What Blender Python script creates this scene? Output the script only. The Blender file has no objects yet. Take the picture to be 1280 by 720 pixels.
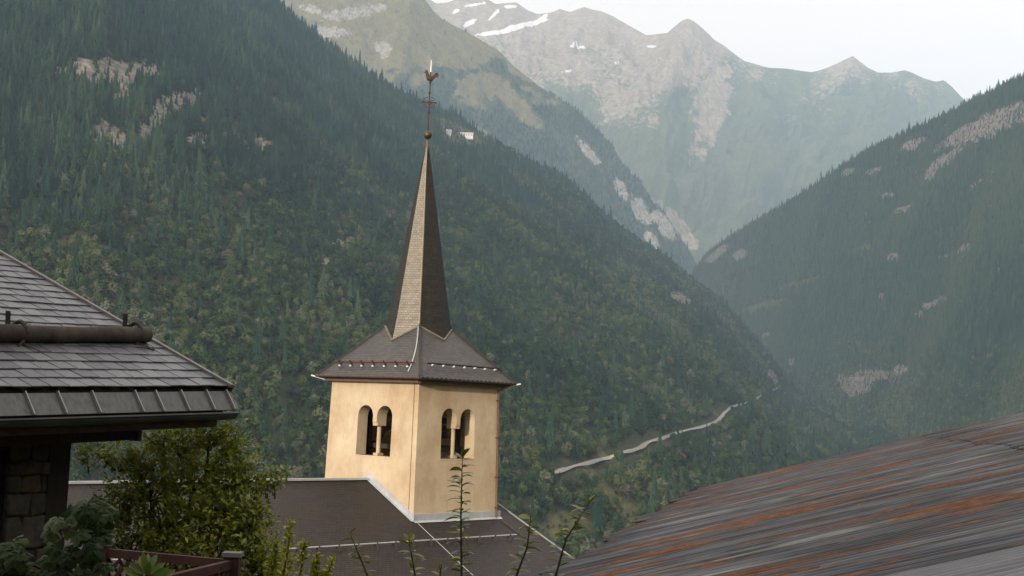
import bpy, bmesh, math, random
import numpy as np
from mathutils import Vector, Matrix

random.seed(7)
RNG = np.random.default_rng(11)
SC = bpy.context.scene
COL = SC.collection

# ------------------------------------------------------------------ camera
FOC, PITCH, ROLL = 1726.1, 0.0896, 0.041
FW = np.array([0, math.cos(PITCH), math.sin(PITCH)])
UP0 = np.array([0, -math.sin(PITCH), math.cos(PITCH)])
RT0 = np.array([1.0, 0, 0])
RT = math.cos(ROLL) * RT0 + math.sin(ROLL) * UP0
UP = -math.sin(ROLL) * RT0 + math.cos(ROLL) * UP0
cam_d = bpy.data.cameras.new('camera')
cam = bpy.data.objects.new('camera', cam_d)
COL.objects.link(cam)
cam_d.sensor_width = 36.0
cam_d.lens = FOC / 1280 * 36
cam_d.clip_start = 0.05
cam_d.clip_end = 60000
cam.matrix_world = Matrix(((RT[0], UP[0], -FW[0], 0), (RT[1], UP[1], -FW[1], 0),
                           (RT[2], UP[2], -FW[2], 0), (0, 0, 0, 1)))
SC.camera = cam

# ------------------------------------------------------------------ sky, sun, exposure
SUN_EL, SUN_LEFT = math.radians(14), math.radians(22.5)
SUNV = Vector((-math.sin(SUN_LEFT) * math.cos(SUN_EL), -math.cos(SUN_LEFT) * math.cos(SUN_EL), math.sin(SUN_EL)))
world = bpy.data.worlds.new('World')
SC.world = world
world.use_nodes = True
wn = world.node_tree
sky = wn.nodes.new('ShaderNodeTexSky')
sky.sky_type = 'NISHITA'
sky.sun_disc = False
sky.sun_elevation = SUN_EL
sky.sun_rotation = math.atan2(SUNV.x, SUNV.y)
sky.altitude = 1200
sky.air_density = 1.0
sky.dust_density = 4.0
sky.ozone_density = 1.0
bg = wn.nodes['Background']
# a thin even veil of high cloud whitens the clear sky
veil = wn.nodes.new('ShaderNodeMixRGB')
veil.inputs[0].default_value = 0.85
veil.inputs[2].default_value = (14.0, 12.2, 10.8, 1)
wn.links.new(sky.outputs[0], veil.inputs[1])
wn.links.new(veil.outputs[0], bg.inputs[0])
bg.inputs[1].default_value = 0.12
sun_d = bpy.data.lights.new('sun', 'SUN')
sun_d.energy = 3.4
sun_d.angle = math.radians(0.6)
sun_d.color = (1.0, 0.89, 0.71)
sun = bpy.data.objects.new('sun', sun_d)
COL.objects.link(sun)
sun.rotation_euler = SUNV.to_track_quat('Z', 'Y').to_euler()
SC.view_settings.view_transform = 'Standard'
SC.view_settings.look = 'None'
SC.view_settings.exposure = 0.0
SC.view_settings.gamma = 1.0
SC.view_settings.use_curve_mapping = False
SC.render.engine = 'CYCLES'
SC.cycles.use_denoising = True
SC.cycles.max_bounces = 6
SC.cycles.diffuse_bounces = 3
SC.cycles.glossy_bounces = 2
SC.cycles.transmission_bounces = 3
SC.cycles.transparent_max_bounces = 8
SC.cycles.volume_bounces = 1
SC.cycles.use_adaptive_sampling = False
HAZE_DENSITY = 7.6e-5


# ------------------------------------------------------------------ geometry helpers
def ray(x, y):
    d = FW + RT * (x - 640) / FOC + UP * (360 - y) / FOC
    return d / d[1]


def at(x, y, dist):
    return ray(x, y) * dist


def project(P):
    P = np.asarray(P)
    d = P @ FW
    return 640 + FOC * (P @ RT) / d, 360 - FOC * (P @ UP) / d


def norm(v):
    v = np.asarray(v, float)
    return v / np.linalg.norm(v)


class MB:
    """collects vertices and faces for one mesh"""

    def __init__(s):
        s.v, s.f, s.m = [], [], []

    def add(s, vs, fs, m=0):
        o = len(s.v)
        s.v += [tuple(map(float, q)) for q in vs]
        s.f += [tuple(i + o for i in q) for q in fs]
        s.m += [m] * len(fs)
        return s

    def box(s, c, a, b, n, m=0):
        """box of centre c and half-axis vectors a, b, n"""
        c, a, b, n = [np.asarray(q, float) for q in (c, a, b, n)]
        vs = [c + i * a + j * b + k * n for k in (-1, 1) for j in (-1, 1) for i in (-1, 1)]
        fs = [(0, 2, 3, 1), (4, 5, 7, 6), (0, 1, 5, 4), (2, 6, 7, 3), (0, 4, 6, 2), (1, 3, 7, 5)]
        if np.dot(np.cross(a, b), n) < 0:
            fs = [q[::-1] for q in fs]
        return s.add(vs, fs, m)

    def abox(s, lo, hi, m=0):
        lo, hi = np.array(lo, float), np.array(hi, float)
        h = (hi - lo) / 2
        return s.box((lo + hi) / 2, (h[0], 0, 0), (0, h[1], 0), (0, 0, h[2]), m)

    def bar(s, p, q, w, t, up=(0, 0, 1), m=0):
        p, q = np.asarray(p, float), np.asarray(q, float)
        d = norm(q - p)
        a = norm(np.cross(d, up))
        b = np.cross(a, d)
        return s.box((p + q) / 2, (q - p) / 2, a * w / 2, b * t / 2, m)

    def tube(s, pts, rad, n=8, cap=True, m=0):
        pts = [np.asarray(q, float) for q in pts]
        if not hasattr(rad, '__len__'):
            rad = [rad] * len(pts)
        ref = np.array([0.31, 0.17, 0.94])
        vs, fs = [], []
        for i, pnt in enumerate(pts):
            d = norm(pts[min(i + 1, len(pts) - 1)] - pts[max(i - 1, 0)])
            if abs(d @ ref) > 0.97:
                ref = np.array([0.9, 0.3, 0.1])
            a = norm(np.cross(d, ref))
            b = np.cross(d, a)
            for k in range(n):
                t = 2 * math.pi * k / n
                vs.append(pnt + rad[i] * (a * math.cos(t) + b * math.sin(t)))
        for i in range(len(pts) - 1):
            for k in range(n):
                k2 = (k + 1) % n
                fs.append((i * n + k, i * n + k2, (i + 1) * n + k2, (i + 1) * n + k))
        if cap:
            fs.append(tuple(range(n - 1, -1, -1)))
            fs.append(tuple((len(pts) - 1) * n + k for k in range(n)))
        return s.add(vs, fs, m)

    def prism(s, poly, n, m=0):
        """polygon (3-D points) pushed along vector n"""
        k = len(poly)
        poly = [np.asarray(q, float) for q in poly]
        n = np.asarray(n, float)
        vs = poly + [q + n for q in poly]
        fs = [tuple(range(k - 1, -1, -1)), tuple(range(k, 2 * k))]
        fs += [(i, (i + 1) % k, k + (i + 1) % k, k + i) for i in range(k)]
        return s.add(vs, fs, m)

    def sphere(s, c, r, nu=12, nv=8, sc=(1, 1, 1), m=0):
        vs, fs = [], []
        for j in range(nv + 1):
            th = math.pi * j / nv
            for i in range(nu):
                ph = 2 * math.pi * i / nu
                vs.append((c[0] + r * sc[0] * math.sin(th) * math.cos(ph), c[1] + r * sc[1] * math.sin(th) * math.sin(ph),
                           c[2] + r * sc[2] * math.cos(th)))
        for j in range(nv):
            for i in range(nu):
                fs.append((j * nu + i, (j + 1) * nu + i, (j + 1) * nu + (i + 1) % nu, j * nu + (i + 1) % nu))
        return s.add(vs, fs, m)

    def mesh(s, name, mats, smooth=False, fix=False):
        me = bpy.data.meshes.new(name)
        me.from_pydata(s.v, [], s.f)
        if not isinstance(mats, (list, tuple)):
            mats = [mats]
        for q in mats:
            me.materials.append(q)
        if len(mats) > 1:
            me.polygons.foreach_set('material_index', s.m)
        if fix:
            bm = bmesh.new()
            bm.from_mesh(me)
            bmesh.ops.remove_doubles(bm, verts=bm.verts, dist=1e-5)
            bmesh.ops.recalc_face_normals(bm, faces=bm.faces)
            bm.to_mesh(me)
            bm.free()
        if smooth:
            me.polygons.foreach_set('use_smooth', [True] * len(me.polygons))
        me.update()
        return me

    def build(s, name, mats, parent=None, smooth=False, fix=False):
        return link(name, s.mesh(name, mats, smooth, fix), parent)


def link(name, me, parent=None, M=None):
    o = bpy.data.objects.new(name, me)
    COL.objects.link(o)
    if parent is not None:
        o.parent = parent
        if M is None:                      # mesh data is in world space
            b = parent
            loc = Vector((0, 0, 0))
            while b is not None:
                loc += b.location
                b = b.parent
            o.location = -loc
    if M is not None:
        o.matrix_basis = M
    return o


def tag(o, label=None, cat=None, group=None, kind=None):
    for k, v in (('label', label), ('category', cat), ('group', group), ('kind', kind)):
        if v:
            o[k] = v
    return o


def thing(name, loc, label, cat, group=None):
    o = bpy.data.objects.new(name, None)
    COL.objects.link(o)
    o.location = loc
    o.empty_display_size = 0.2
    return tag(o, label, cat, group)


def frame(o, x, y, z):
    """4x4 matrix from origin and axes"""
    return Matrix(((x[0], y[0], z[0], o[0]), (x[1], y[1], z[1], o[1]), (x[2], y[2], z[2], o[2]), (0, 0, 0, 1)))


def child(name, me, parent, M):
    """child placed by a world matrix M; every parent here is an unrotated one"""
    b, loc = parent, Vector((0, 0, 0))
    while b is not None:
        loc += b.location
        b = b.parent
    M2 = M.copy()
    M2.translation = M.translation - loc
    return link(name, me, parent, M2)


# ------------------------------------------------------------------ noise in numpy
def _hash(ix, iy, seed):
    h = (ix.astype(np.int64) * 374761393 + iy.astype(np.int64) * 668265263 + seed * 2147483647) & 0xFFFFFFFF
    h = ((h ^ (h >> 13)) * 1274126177) & 0xFFFFFFFF
    h = (h ^ (h >> 16)) & 0xFFFFFFFF
    return h / 4294967295.0


def vnoise(x, y, seed=0):
    ix, iy = np.floor(x), np.floor(y)
    fx, fy = x - ix, y - iy
    fx, fy = fx * fx * fx * (fx * (fx * 6 - 15) + 10), fy * fy * fy * (fy * (fy * 6 - 15) + 10)
    a, b = _hash(ix, iy, seed), _hash(ix + 1, iy, seed)
    c, d = _hash(ix, iy + 1, seed), _hash(ix + 1, iy + 1, seed)
    return (a * (1 - fx) + b * fx) * (1 - fy) + (c * (1 - fx) + d * fx) * fy


def fbm(x, y, seed=0, octv=5, gain=0.5, ridged=False):
    s, a, tot = 0, 1.0, 0
    for o in range(octv):
        n = vnoise(x * 2 ** o + 17.3 * o, y * 2 ** o - 9.1 * o, seed + o) * 2 - 1
        if ridged:
            n = 1 - 2 * np.abs(n)
        s = s + a * n
        tot += a
        a *= gain
    return s / tot


# ------------------------------------------------------------------ materials
class NT:
    def __init__(s, name, rough=0.8, spec=0.3, metal=0.0):
        s.mat = bpy.data.materials.new(name)
        s.mat.use_nodes = True
        s.t = s.mat.node_tree
        s.b = s.t.nodes['Principled BSDF']
        s.b.inputs['Roughness'].default_value = rough
        s.b.inputs['Specular IOR Level'].default_value = spec
        s.b.inputs['Metallic'].default_value = metal

    def n(s, kind, **kw):
        q = s.t.nodes.new('ShaderNode' + kind)
        for k, v in kw.items():
            setattr(q, k, v)
        return q

    def l(s, a, b):
        s.t.links.new(a, b)

    def coord(s, which='Object', scale=(1, 1, 1), rot=(0, 0, 0)):
        c = s.n('TexCoord')
        m = s.n('Mapping')
        m.inputs['Scale'].default_value = scale
        m.inputs['Rotation'].default_value = rot
        s.l(c.outputs[which], m.inputs[0])
        return m.outputs[0]

    def noise(s, co, scale, detail=5, rough=0.55, dist=0.0):
        q = s.n('TexNoise')
        q.inputs['Scale'].default_value = scale
        q.inputs['Detail'].default_value = detail
        q.inputs['Roughness'].default_value = rough
        q.inputs['Distortion'].default_value = dist
        if co is not None:
            s.l(co, q.inputs['Vector'])
        return q.outputs['Fac']

    def ramp(s, fac, stops, interp='LINEAR'):
        q = s.n('ValToRGB')
        q.color_ramp.interpolation = interp
        els = q.color_ramp.elements
        while len(els) > 1:
            els.remove(els[-1])
        for i, (pos, c) in enumerate(stops):
            e = els[0] if i == 0 else els.new(pos)
            e.position = pos
            e.color = (c[0], c[1], c[2], 1) if hasattr(c, '__len__') else (c, c, c, 1)
        s.l(fac, q.inputs[0])
        return q.outputs[0]

    def mix(s, fac, a, b, mode='MIX'):
        q = s.n('MixRGB', blend_type=mode)
        for i, v in enumerate((fac, a, b)):
            if hasattr(v, 'is_output'):
                s.l(v, q.inputs[i])
            elif i == 0:
                q.inputs[0].default_value = v
            else:
                q.inputs[i].default_value = (v[0], v[1], v[2], 1)
        return q.outputs[0]

    def math(s, op, a, b=0.0, clamp=False):
        q = s.n('Math', operation=op, use_clamp=clamp)
        for i, v in enumerate((a, b)):
            if hasattr(v, 'is_output'):
                s.l(v, q.inputs[i])
            else:
                q.inputs[i].default_value = v
        return q.outputs[0]

    def attr(s, name, kind='GEOMETRY'):
        q = s.n('Attribute', attribute_type=kind, attribute_name=name)
        return q

    def base(s, c):
        if hasattr(c, 'is_output'):
            s.l(c, s.b.inputs['Base Color'])
        else:
            s.b.inputs['Base Color'].default_value = (*c, 1)
        return s

    def rough(s, c):
        s.l(c, s.b.inputs['Roughness'])
        return s

    def bump(s, h, strength=0.3, dist=0.02):
        q = s.n('Bump')
        q.inputs['Strength'].default_value = strength
        q.inputs['Distance'].default_value = dist
        s.l(h, q.inputs['Height'])
        s.l(q.outputs[0], s.b.inputs['Normal'])
        return s


def mat_simple(name, c1, c2, scale=6.0, rough=0.8, spec=0.3, metal=0.0, stretch=(1, 1, 1), bump=0.2, dist=0.01, rnd=0.0):
    q = NT(name, rough, spec, metal)
    n = q.noise(q.coord('Object', stretch), scale, 6, 0.6)
    c = q.ramp(n, [(0.3, c1), (0.7, c2)])
    if rnd:
        oi = q.n('ObjectInfo')
        k = q.math('ADD', q.math('MULTIPLY', oi.outputs['Random'], rnd), 1 - rnd / 2)
        c = q.mix(1.0, c, q.n('CombineXYZ').outputs[0], 'MULTIPLY')
        comb = c.node.inputs[2].links[0].from_node
        for i in range(3):
            q.l(k, comb.inputs[i])
    q.base(c)
    if bump:
        q.bump(n, bump, dist)
    return q.mat


def mat_slate(name, c1, c2, row, width, moss=(0.1, 0.095, 0.06), rough=0.5, spec=0.4, big=0.35):
    """distant slating: uv u runs along the eave, v up the slope, in metres"""
    q = NT(name, rough, spec)
    uv = q.n('UVMap').outputs[0]
    br = q.n('TexBrick')
    br.inputs['Scale'].default_value = 1.0
    br.inputs['Brick Width'].default_value = width
    br.inputs['Row Height'].default_value = row
    br.inputs['Mortar Size'].default_value = row * 0.06
    br.inputs['Mortar Smooth'].default_value = 0.3
    br.inputs['Color1'].default_value = (*c1, 1)
    br.inputs['Color2'].default_value = (*c2, 1)
    br.inputs['Mortar'].default_value = (c1[0] * .35, c1[1] * .35, c1[2] * .35, 1)
    q.l(uv, br.inputs['Vector'])
    n1 = q.noise(uv, 0.55, 6, 0.65)
    n2 = q.noise(uv, 3.0, 4, 0.6)
    c = q.mix(q.ramp(n1, [(0.4, 0.0), (0.72, big)]), br.outputs['Color'], moss)
    c = q.mix(0.35, c, q.ramp(n2, [(0.3, (0.55,) * 3), (0.7, (1.25,) * 3)]), 'MULTIPLY')
    q.base(c)
    # each course laps the one below: saw-tooth height
    sep = q.n('SeparateXYZ')
    q.l(uv, sep.inputs[0])
    saw = q.math('FRACT', q.math('DIVIDE', sep.outputs['Y'], row))
    h = q.math('ADD', q.math('SUBTRACT', 1.0, saw), q.math('MULTIPLY', br.outputs['Fac'], -0.8))
    q.bump(h, 0.9, 0.02)
    return q.mat


def mat_leaf(name, c1, c2, c3, scale=1.2, rough=0.38, spec=0.5, trans=0.25):
    q = NT(name, rough, spec)
    co = q.coord('Object')
    oi = q.n('ObjectInfo')
    n = q.noise(co, scale, 3)
    f = q.math('ADD', q.math('MULTIPLY', n, 0.7), q.math('MULTIPLY', oi.outputs['Random'], 0.3))
    at_ = q.attr('tone')
    f2 = q.math('ADD', q.math('MULTIPLY', f, 0.55), q.math('MULTIPLY', at_.outputs['Fac'], 0.45))
    c = q.ramp(f2, [(0.15, c1), (0.45, c2), (0.75, c3)])
    q.base(c)
    tr = q.n('BsdfTranslucent')
    q.l(q.mix(1.0, c, (1.2, 1.15, 0.5), 'MULTIPLY'), tr.inputs['Color'])
    mx = q.n('MixShader')
    mx.inputs[0].default_value = trans
    q.l(q.b.outputs[0], mx.inputs[1])
    q.l(tr.outputs[0], mx.inputs[2])
    q.l(mx.outputs[0], q.t.nodes['Material Output'].inputs['Surface'])
    return q.mat


def mat_tree(name, stops, rough=0.9):
    q = NT(name, rough, 0.1)
    a = q.attr('tone', 'INSTANCER')
    co = q.coord('Object')
    n = q.noise(co, 0.55, 3)
    f = q.math('ADD', a.outputs['Fac'], q.math('MULTIPLY', q.math('SUBTRACT', n, 0.5), 0.35), True)
    q.base(q.ramp(f, stops))
    return q.mat


def mat_terrain(name, floor1, floor2, meadow, rock1, rock2, scale, snow=None, bumpd=6.0, rc=(.5, 1.6)):
    """attributes: cover.r = rock, cover.g = meadow, cover.b = snow"""
    q = NT(name, 0.95, 0.1)
    co = q.coord('Object')
    n1 = q.noise(co, scale, 8, 0.65)
    n2 = q.noise(co, scale * 7, 6, 0.7)
    n3 = q.noise(co, scale * 2.3, 7, 0.7, 0.6)
    f = q.math('ADD', q.math('MULTIPLY', n1, 0.5), q.math('MULTIPLY', n2, 0.5))
    c = q.ramp(f, [(0.36, floor1), (0.62, floor2)])
    at_ = q.attr('cover')
    sp = q.n('SeparateColor')
    q.l(at_.outputs['Color'], sp.inputs[0])
    rockc = q.ramp(n2, [(0.28, tuple(v * rc[0] for v in rock1)), (0.45, rock1), (0.68, rock2)])
    meac = q.ramp(n3, [(0.3, tuple(v * .6 for v in meadow)), (0.65, meadow)])
    wob = q.math('MULTIPLY', q.math('SUBTRACT', n2, 0.5), rc[1])
    wob3 = q.math('MULTIPLY', q.math('SUBTRACT', n3, 0.5), 1.4)

    def mask(ch, w):
        v = q.math('ADD', sp.outputs[ch], w)
        return q.ramp(v, [(0.40, 0.0), (0.60, 1.0)])
    c = q.mix(mask('Green', wob3), c, meac)
    c = q.mix(mask('Red', wob), c, rockc)
    if snow:
        c = q.mix(q.ramp(q.math('ADD', sp.outputs['Blue'], q.math('MULTIPLY', wob3, 0.5)), [(0.46, 0.0), (0.54, 1.0)]), c, snow)
    q.base(c)
    q.bump(q.math('ADD', n1, q.math('MULTIPLY', n2, 0.5)), 0.8, bumpd)
    return q.mat


# ------------------------------------------------------------------ mountains
def resample(pts, n):
    """pts: (px, py, dist) control points -> n world points evenly spread along the picture-plane run"""
    pts = np.array(pts, float)
    d = np.r_[0, np.cumsum(np.hypot(np.diff(pts[:, 0]), np.diff(pts[:, 1])))]
    t = np.linspace(0, d[-1], n)
    P = np.array([np.interp(t, d, pts[:, k]) for k in range(3)]).T
    return np.array([at(*q) for q in P]), t / d[-1]


def ellipse(px, py, cx, cy, rx, ry, ang=0.0):
    a = math.radians(ang)
    x, y = px - cx, py - cy
    u = (x * math.cos(a) + y * math.sin(a)) / rx
    v = (-x * math.sin(a) + y * math.cos(a)) / ry
    return np.clip(1.5 - np.hypot(u, v), 0, 1)


class Sheet:
    """a mountain flank: a grid from its crest line down to its foot, with the far side behind the crest"""

    def __init__(s, name, crest, foot, ns, nt, amp, wave, crest_amp, seed, back=600, drop=0.8, ridged=0.0, sag=0.0, gully=0.0, gully_n=20, pw=1.0):
        C, ss = resample(crest, ns)
        F = np.array(foot, float)
        # foot points are paired with the crest by parameter
        fs = F[:, 3]
        Fp = np.array([at(np.interp(q, fs, F[:, 0]), np.interp(q, fs, F[:, 1]), np.interp(q, fs, F[:, 2])) for q in ss])
        t = np.linspace(0, 1, nt) ** pw
        P = C[:, None, :] + (Fp - C)[:, None, :] * t[None, :, None]
        tt = np.broadcast_to(t[None, :], P.shape[:2])
        x, y = P[..., 0], P[..., 1]
        n = (1 - ridged) * fbm(x / wave, y / wave, seed, 6) + ridged * fbm(x / wave, y / wave, seed, 6, 0.5, True)
        env = np.minimum(1, tt / 0.2)
        P[..., 2] += n * (crest_amp + (amp - crest_amp) * env) * np.minimum(1, (1.02 - tt) * 6)
        if gully:
            sv = np.broadcast_to(ss[:, None], P.shape[:2])
            g = fbm(sv * gully_n + 0.35 * fbm(x / wave, y / wave, seed + 40, 3), tt * 3.2, seed + 50, 4, 0.55, True)
            P[..., 2] += gully * (g - 0.75 * np.clip(1 - tt / 0.3, 0, 1)) * np.minimum(1, tt / 0.16) * np.minimum(1, (1.02 - tt) * 4)
        P[..., 2] -= sag * np.sin(np.pi * tt)
        # far side
        B = []
        hd = C - Fp
        hd[:, 2] = 0
        hd /= np.linalg.norm(hd, axis=1)[:, None] + 1e-9
        for k in (1.0, 0.5, 0.2):
            q = P[:, 0, :] + hd * back * k
            q[:, 2] -= back * drop * k
            B.append(q)
        s.G = np.concatenate([np.array(B).transpose(1, 0, 2), P], axis=1)
        s.nb = 3
        s.ns, s.nt = ns, nt + 3
        s.name = name
        V = s.G.reshape(-1, 3)
        s.px, s.py = project(V)
        s.cover = np.zeros((len(V), 3))
        s.V = V

    def build(s, mat, skirt=None):
        ns, nt = s.ns, s.nt
        i = np.arange(ns - 1)[:, None] * nt + np.arange(nt - 1)[None, :]
        q = np.stack([i, i + 1, i + nt + 1, i + nt], axis=-1).reshape(-1, 4)
        me = bpy.data.meshes.new(s.name)
        me.vertices.add(len(s.V))
        me.vertices.foreach_set('co', s.V.ravel())
        me.loops.add(q.size)
        me.loops.foreach_set('vertex_index', q.ravel().astype(np.int32))
        me.polygons.add(len(q))
        me.polygons.foreach_set('loop_start', np.arange(0, q.size, 4, dtype=np.int32))
        me.polygons.foreach_set('loop_total', np.full(len(q), 4, dtype=np.int32))
        me.polygons.foreach_set('use_smooth', np.ones(len(q), dtype=bool))
        me.update(calc_edges=True)
        me.validate()
        a = me.attributes.new('cover', 'FLOAT_COLOR', 'POINT')
        a.data.foreach_set('color', np.c_[s.cover, np.ones(len(s.V))].ravel())
        me.materials.append(mat)
        o = link(s.name, me)
        if me.polygons[len(q) // 2].normal.z < 0:
            me.flip_normals()
        tag(o, kind='structure')
        return o

    def sample(s, n, seed):
        """n random points on the flank, evenly by area: positions and cover"""
        r = np.random.default_rng(seed)
        G = s.G
        a, b, c, d = G[:-1, :-1], G[1:, :-1], G[:-1, 1:], G[1:, 1:]
        area = np.linalg.norm(np.cross((d - a)[..., :2], (c - b)[..., :2])[..., None], axis=-1) / 2
        px = s.px.reshape(s.ns, s.nt)[:-1, :-1]
        py = s.py.reshape(s.ns, s.nt)[:-1, :-1]
        vis = (px > -110) & (px < 1390) & (py > -60) & (py < 800)
        vis[:, :2] = False
        w = (area * vis).ravel()
        k = r.choice(len(w), n, p=w / w.sum())
        i, j = np.divmod(k, s.nt - 1)
        u, v = r.random(n)[:, None], r.random(n)[:, None]
        P = (a[i, j] * (1 - u) + b[i, j] * u) * (1 - v) + (c[i, j] * (1 - u) + d[i, j] * u) * v
        cov = s.cover.reshape(s.ns, s.nt, 3)[i, j]
        return P, cov, w.sum()

    def hit(s, x, y):
        """the point of the flank seen at picture point x, y"""
        d = np.hypot(s.px - x, s.py - y)
        ok = np.argsort(d)[:9]
        return at(x, y, np.percentile(s.V[ok, 1], 30))


# nearest flank: the dark wooded mountain on the left
left = Sheet('mountain_slope',
             [(-420, -330, 1900), (-150, -300, 2150), (100, -200, 2350), (250, -70, 2500), (330, -6, 2600), (400, 55, 2700), (460, 97, 2780), (500, 122, 2850),
              (530, 136, 2900), (570, 150, 2950), (600, 168, 3000), (640, 192, 3060), (700, 223, 3150), (735, 250, 3210), (760, 275, 3260),
              (795, 300, 3330), (830, 322, 3380), (870, 355, 3420), (905, 378, 3440), (940, 418, 3420), (965, 448, 3380), (985, 480, 3320), (1005, 496, 3150),
              (1060, 526, 2800), (1130, 551, 2400), (1200, 590, 2000), (1350, 670, 1500), (1600, 820, 900)],
             [(-420, 1130, 480, 0), (100, 1130, 470, 0.207), (600, 1130, 470, 0.456), (900, 1130, 470, 0.664), (1150, 1130, 480, 0.83), (1600, 1130, 480, 1)],
             370, 190, 34, 330, 3, 3, back=700, drop=0.7, sag=0, gully=16, gully_n=16, pw=1.25)
# the wooded mountain on the right
right = Sheet('opposite_mountain',
              [(1750, -120, 2500), (1500, 10, 2700), (1380, 60, 2780), (1280, 100, 2850), (1245, 116, 2920), (1200, 138, 3020), (1150, 162, 3150), (1100, 185, 3300), (1050, 214, 3500),
               (1000, 248, 3700), (950, 277, 3950), (900, 306, 4250), (880, 322, 4400), (866, 340, 4550), (840, 380, 4800)],
              [(1900, 900, 800, 0), (1500, 760, 1150, 0.2), (1250, 690, 1700, 0.42), (1100, 620, 2500, 0.6), (960, 520, 3500, 0.8), (850, 450, 4700, 1)],
              260, 130, 60, 420, 5, 21, back=900, drop=0.6, gully=30, gully_n=14)
# middle spur, grass above and wood below
middle = Sheet('middle_mountain',
               [(100, -160, 5600), (300, -70, 5500), (450, -45, 5400), (510, -22, 5400), (531, 0, 5400), (541, 14, 5410), (552, 24, 5420), (575, 36, 5450), (600, 49, 5480), (622, 62, 5500),
                (645, 85, 5520), (675, 108, 5550), (700, 124, 5570), (722, 138, 5600), (745, 162, 5640), (765, 182, 5680), (780, 208, 5700), (800, 226, 5720), (815, 252, 5750), (832, 268, 5780),
                (846, 294, 5800), (862, 316, 5830), (875, 340, 5850), (890, 370, 5870)],
               [(100, 330, 4000, 0), (450, 400, 4300, 0.4), (700, 420, 4700, 0.7), (860, 440, 5200, 1)],
               260, 140, 90, 480, 8, 33, back=900, drop=0.7, ridged=0.6, gully=70, gully_n=18)
# far peaks
far = Sheet('far_peaks',
            [(380, -60, 9000), (480, -35, 9200), (525, -8, 9300), (545, 5, 9400), (560, 4, 9400), (575, -2, 9400), (598, -6, 9500), (620, 6, 9500), (632, 5, 9500), (645, 4, 9550), (660, 14, 9550), (672, 18, 9600),
             (690, 16, 9600), (700, 12, 9650), (712, 16, 9650), (730, 10, 9650), (742, 14, 9650), (752, 16, 9650), (765, 21, 9600), (780, 29, 9600), (795, 37, 9500), (808, 44, 9400), (822, 43, 9300), (834, 42, 9200), (843, 34, 9150),
             (852, 27, 9100), (860, 24, 9100), (868, 28, 9100), (880, 38, 9150), (893, 51, 9200), (905, 58, 9250), (917, 68, 9300), (930, 78, 9350), (945, 82, 9400), (960, 86, 9450), (985, 87, 9500),
             (1000, 89, 9550), (1015, 91, 9600), (1030, 87, 9650), (1045, 81, 9700), (1055, 76, 9700), (1066, 71, 9700), (1075, 78, 9700), (1085, 86, 9750), (1098, 92, 9800), (1115, 92, 9850), (1130, 89, 9900), (1140, 92, 9900),
             (1155, 99, 9900), (1170, 103, 9900), (1180, 101, 9900), (1190, 109, 9900), (1200, 120, 9900), (1212, 132, 9900), (1260, 160, 9800), (1400, 200, 9600)],
            [(300, 330, 6900, 0), (600, 410, 6500, 0.3), (860, 440, 6100, 0.6), (1000, 420, 6200, 0.75), (1350, 420, 6600, 1)],
            440, 210, 190, 1000, 14, 47, back=1500, drop=0.8, ridged=0.85, gully=200, gully_n=15)

# --- what covers each flank
def cover(sheet, chan, ells, jag=0.35, wave=18.0, seed=5):
    nz = fbm(sheet.px / wave, sheet.py / wave, seed, 4)
    for e in ells:
        if chan == 0 and sheet in (left, right):
            e = (e[0], e[1] + 2, e[2] * 1.15 + 1, e[3] * 1.1 + 2.5, e[4]) if sheet is left else (e[0], e[1] + 1, e[2] * .92, e[3] * .9 + 1.2, e[4])
        m = ellipse(sheet.px, sheet.py, *e) + jag * nz
        sheet.cover[:, chan] = np.maximum(sheet.cover[:, chan], np.clip(m, 0, 1) * (ellipse(sheet.px, sheet.py, e[0], e[1], e[2] * 1.6, e[3] * 1.6, *e[5 - 1:5]) > 0))


cover(left, 0, [(102, 86, 27, 10, 0), (135, 89, 34, 13, 8), (175, 87, 18, 9, 0), (222, 124, 26, 9, -8), (195, 144, 27, 9, -48), (128, 162, 14, 10, 20), (146, 172, 16, 8, 25),
                (155, 118, 14, 7, 0), (422, 305, 9, 4, 0), (384, 292, 4, 2, 0), (437, 300, 5, 3, 0), (268, 341, 5, 3, 0), (405, 322, 4, 4, 0), (325, 178, 14, 4, 0), (245, 170, 14, 4, 0),
                (965, 470, 8, 3, 60), (850, 372, 12, 5, 30), (895, 300, 4, 4, 0),], 0.4, 9)
cover(left, 1, [(555, 156, 44, 8, 20), (575, 176, 34, 8, 10), (760, 615, 40, 7, 48), (785, 636, 22, 9, 30), (748, 560, 26, 4, 55), (705, 500, 20, 3, 60), (800, 385, 34, 3, 48), (815, 400, 20, 3, 48), (830, 590, 24, 3, 45), (700, 655, 30, 14, 0),
                (885, 510, 20, 3, 40), (80, 300, 24, 4, -10), (260, 150, 40, 5, 10), (350, 130, 30, 5, 20)], 0.35, 12)
cover(right, 0, [(1255, 150, 60, 16, -22), (1205, 165, 40, 7, -30), (1180, 200, 24, 7, -30), (1165, 215, 8, 12, 20), (1130, 262, 18, 5, -20), (1110, 245, 12, 4, -20), (1060, 215, 14, 4, -25), (1090, 215, 16, 4, -25),
                 (895, 316, 20, 6, -35), (925, 318, 10, 5, -20), (1118, 322, 9, 8, 0), (1170, 378, 24, 5, -22), (1150, 393, 6, 6, -40), (1205, 312, 12, 5, -30), (1252, 335, 10, 3, -35), (1180, 320, 10, 3, -20),
                 (1085, 472, 46, 10, -6), (1070, 484, 22, 12, 20), (1125, 462, 12, 5, 0), (1105, 370, 6, 4, 0), (958, 420, 6, 4, -40), (990, 452, 5, 4, 0), (1220, 230, 14, 4, -30), (1140, 180, 20, 5, -25)], 0.45, 9)
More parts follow.
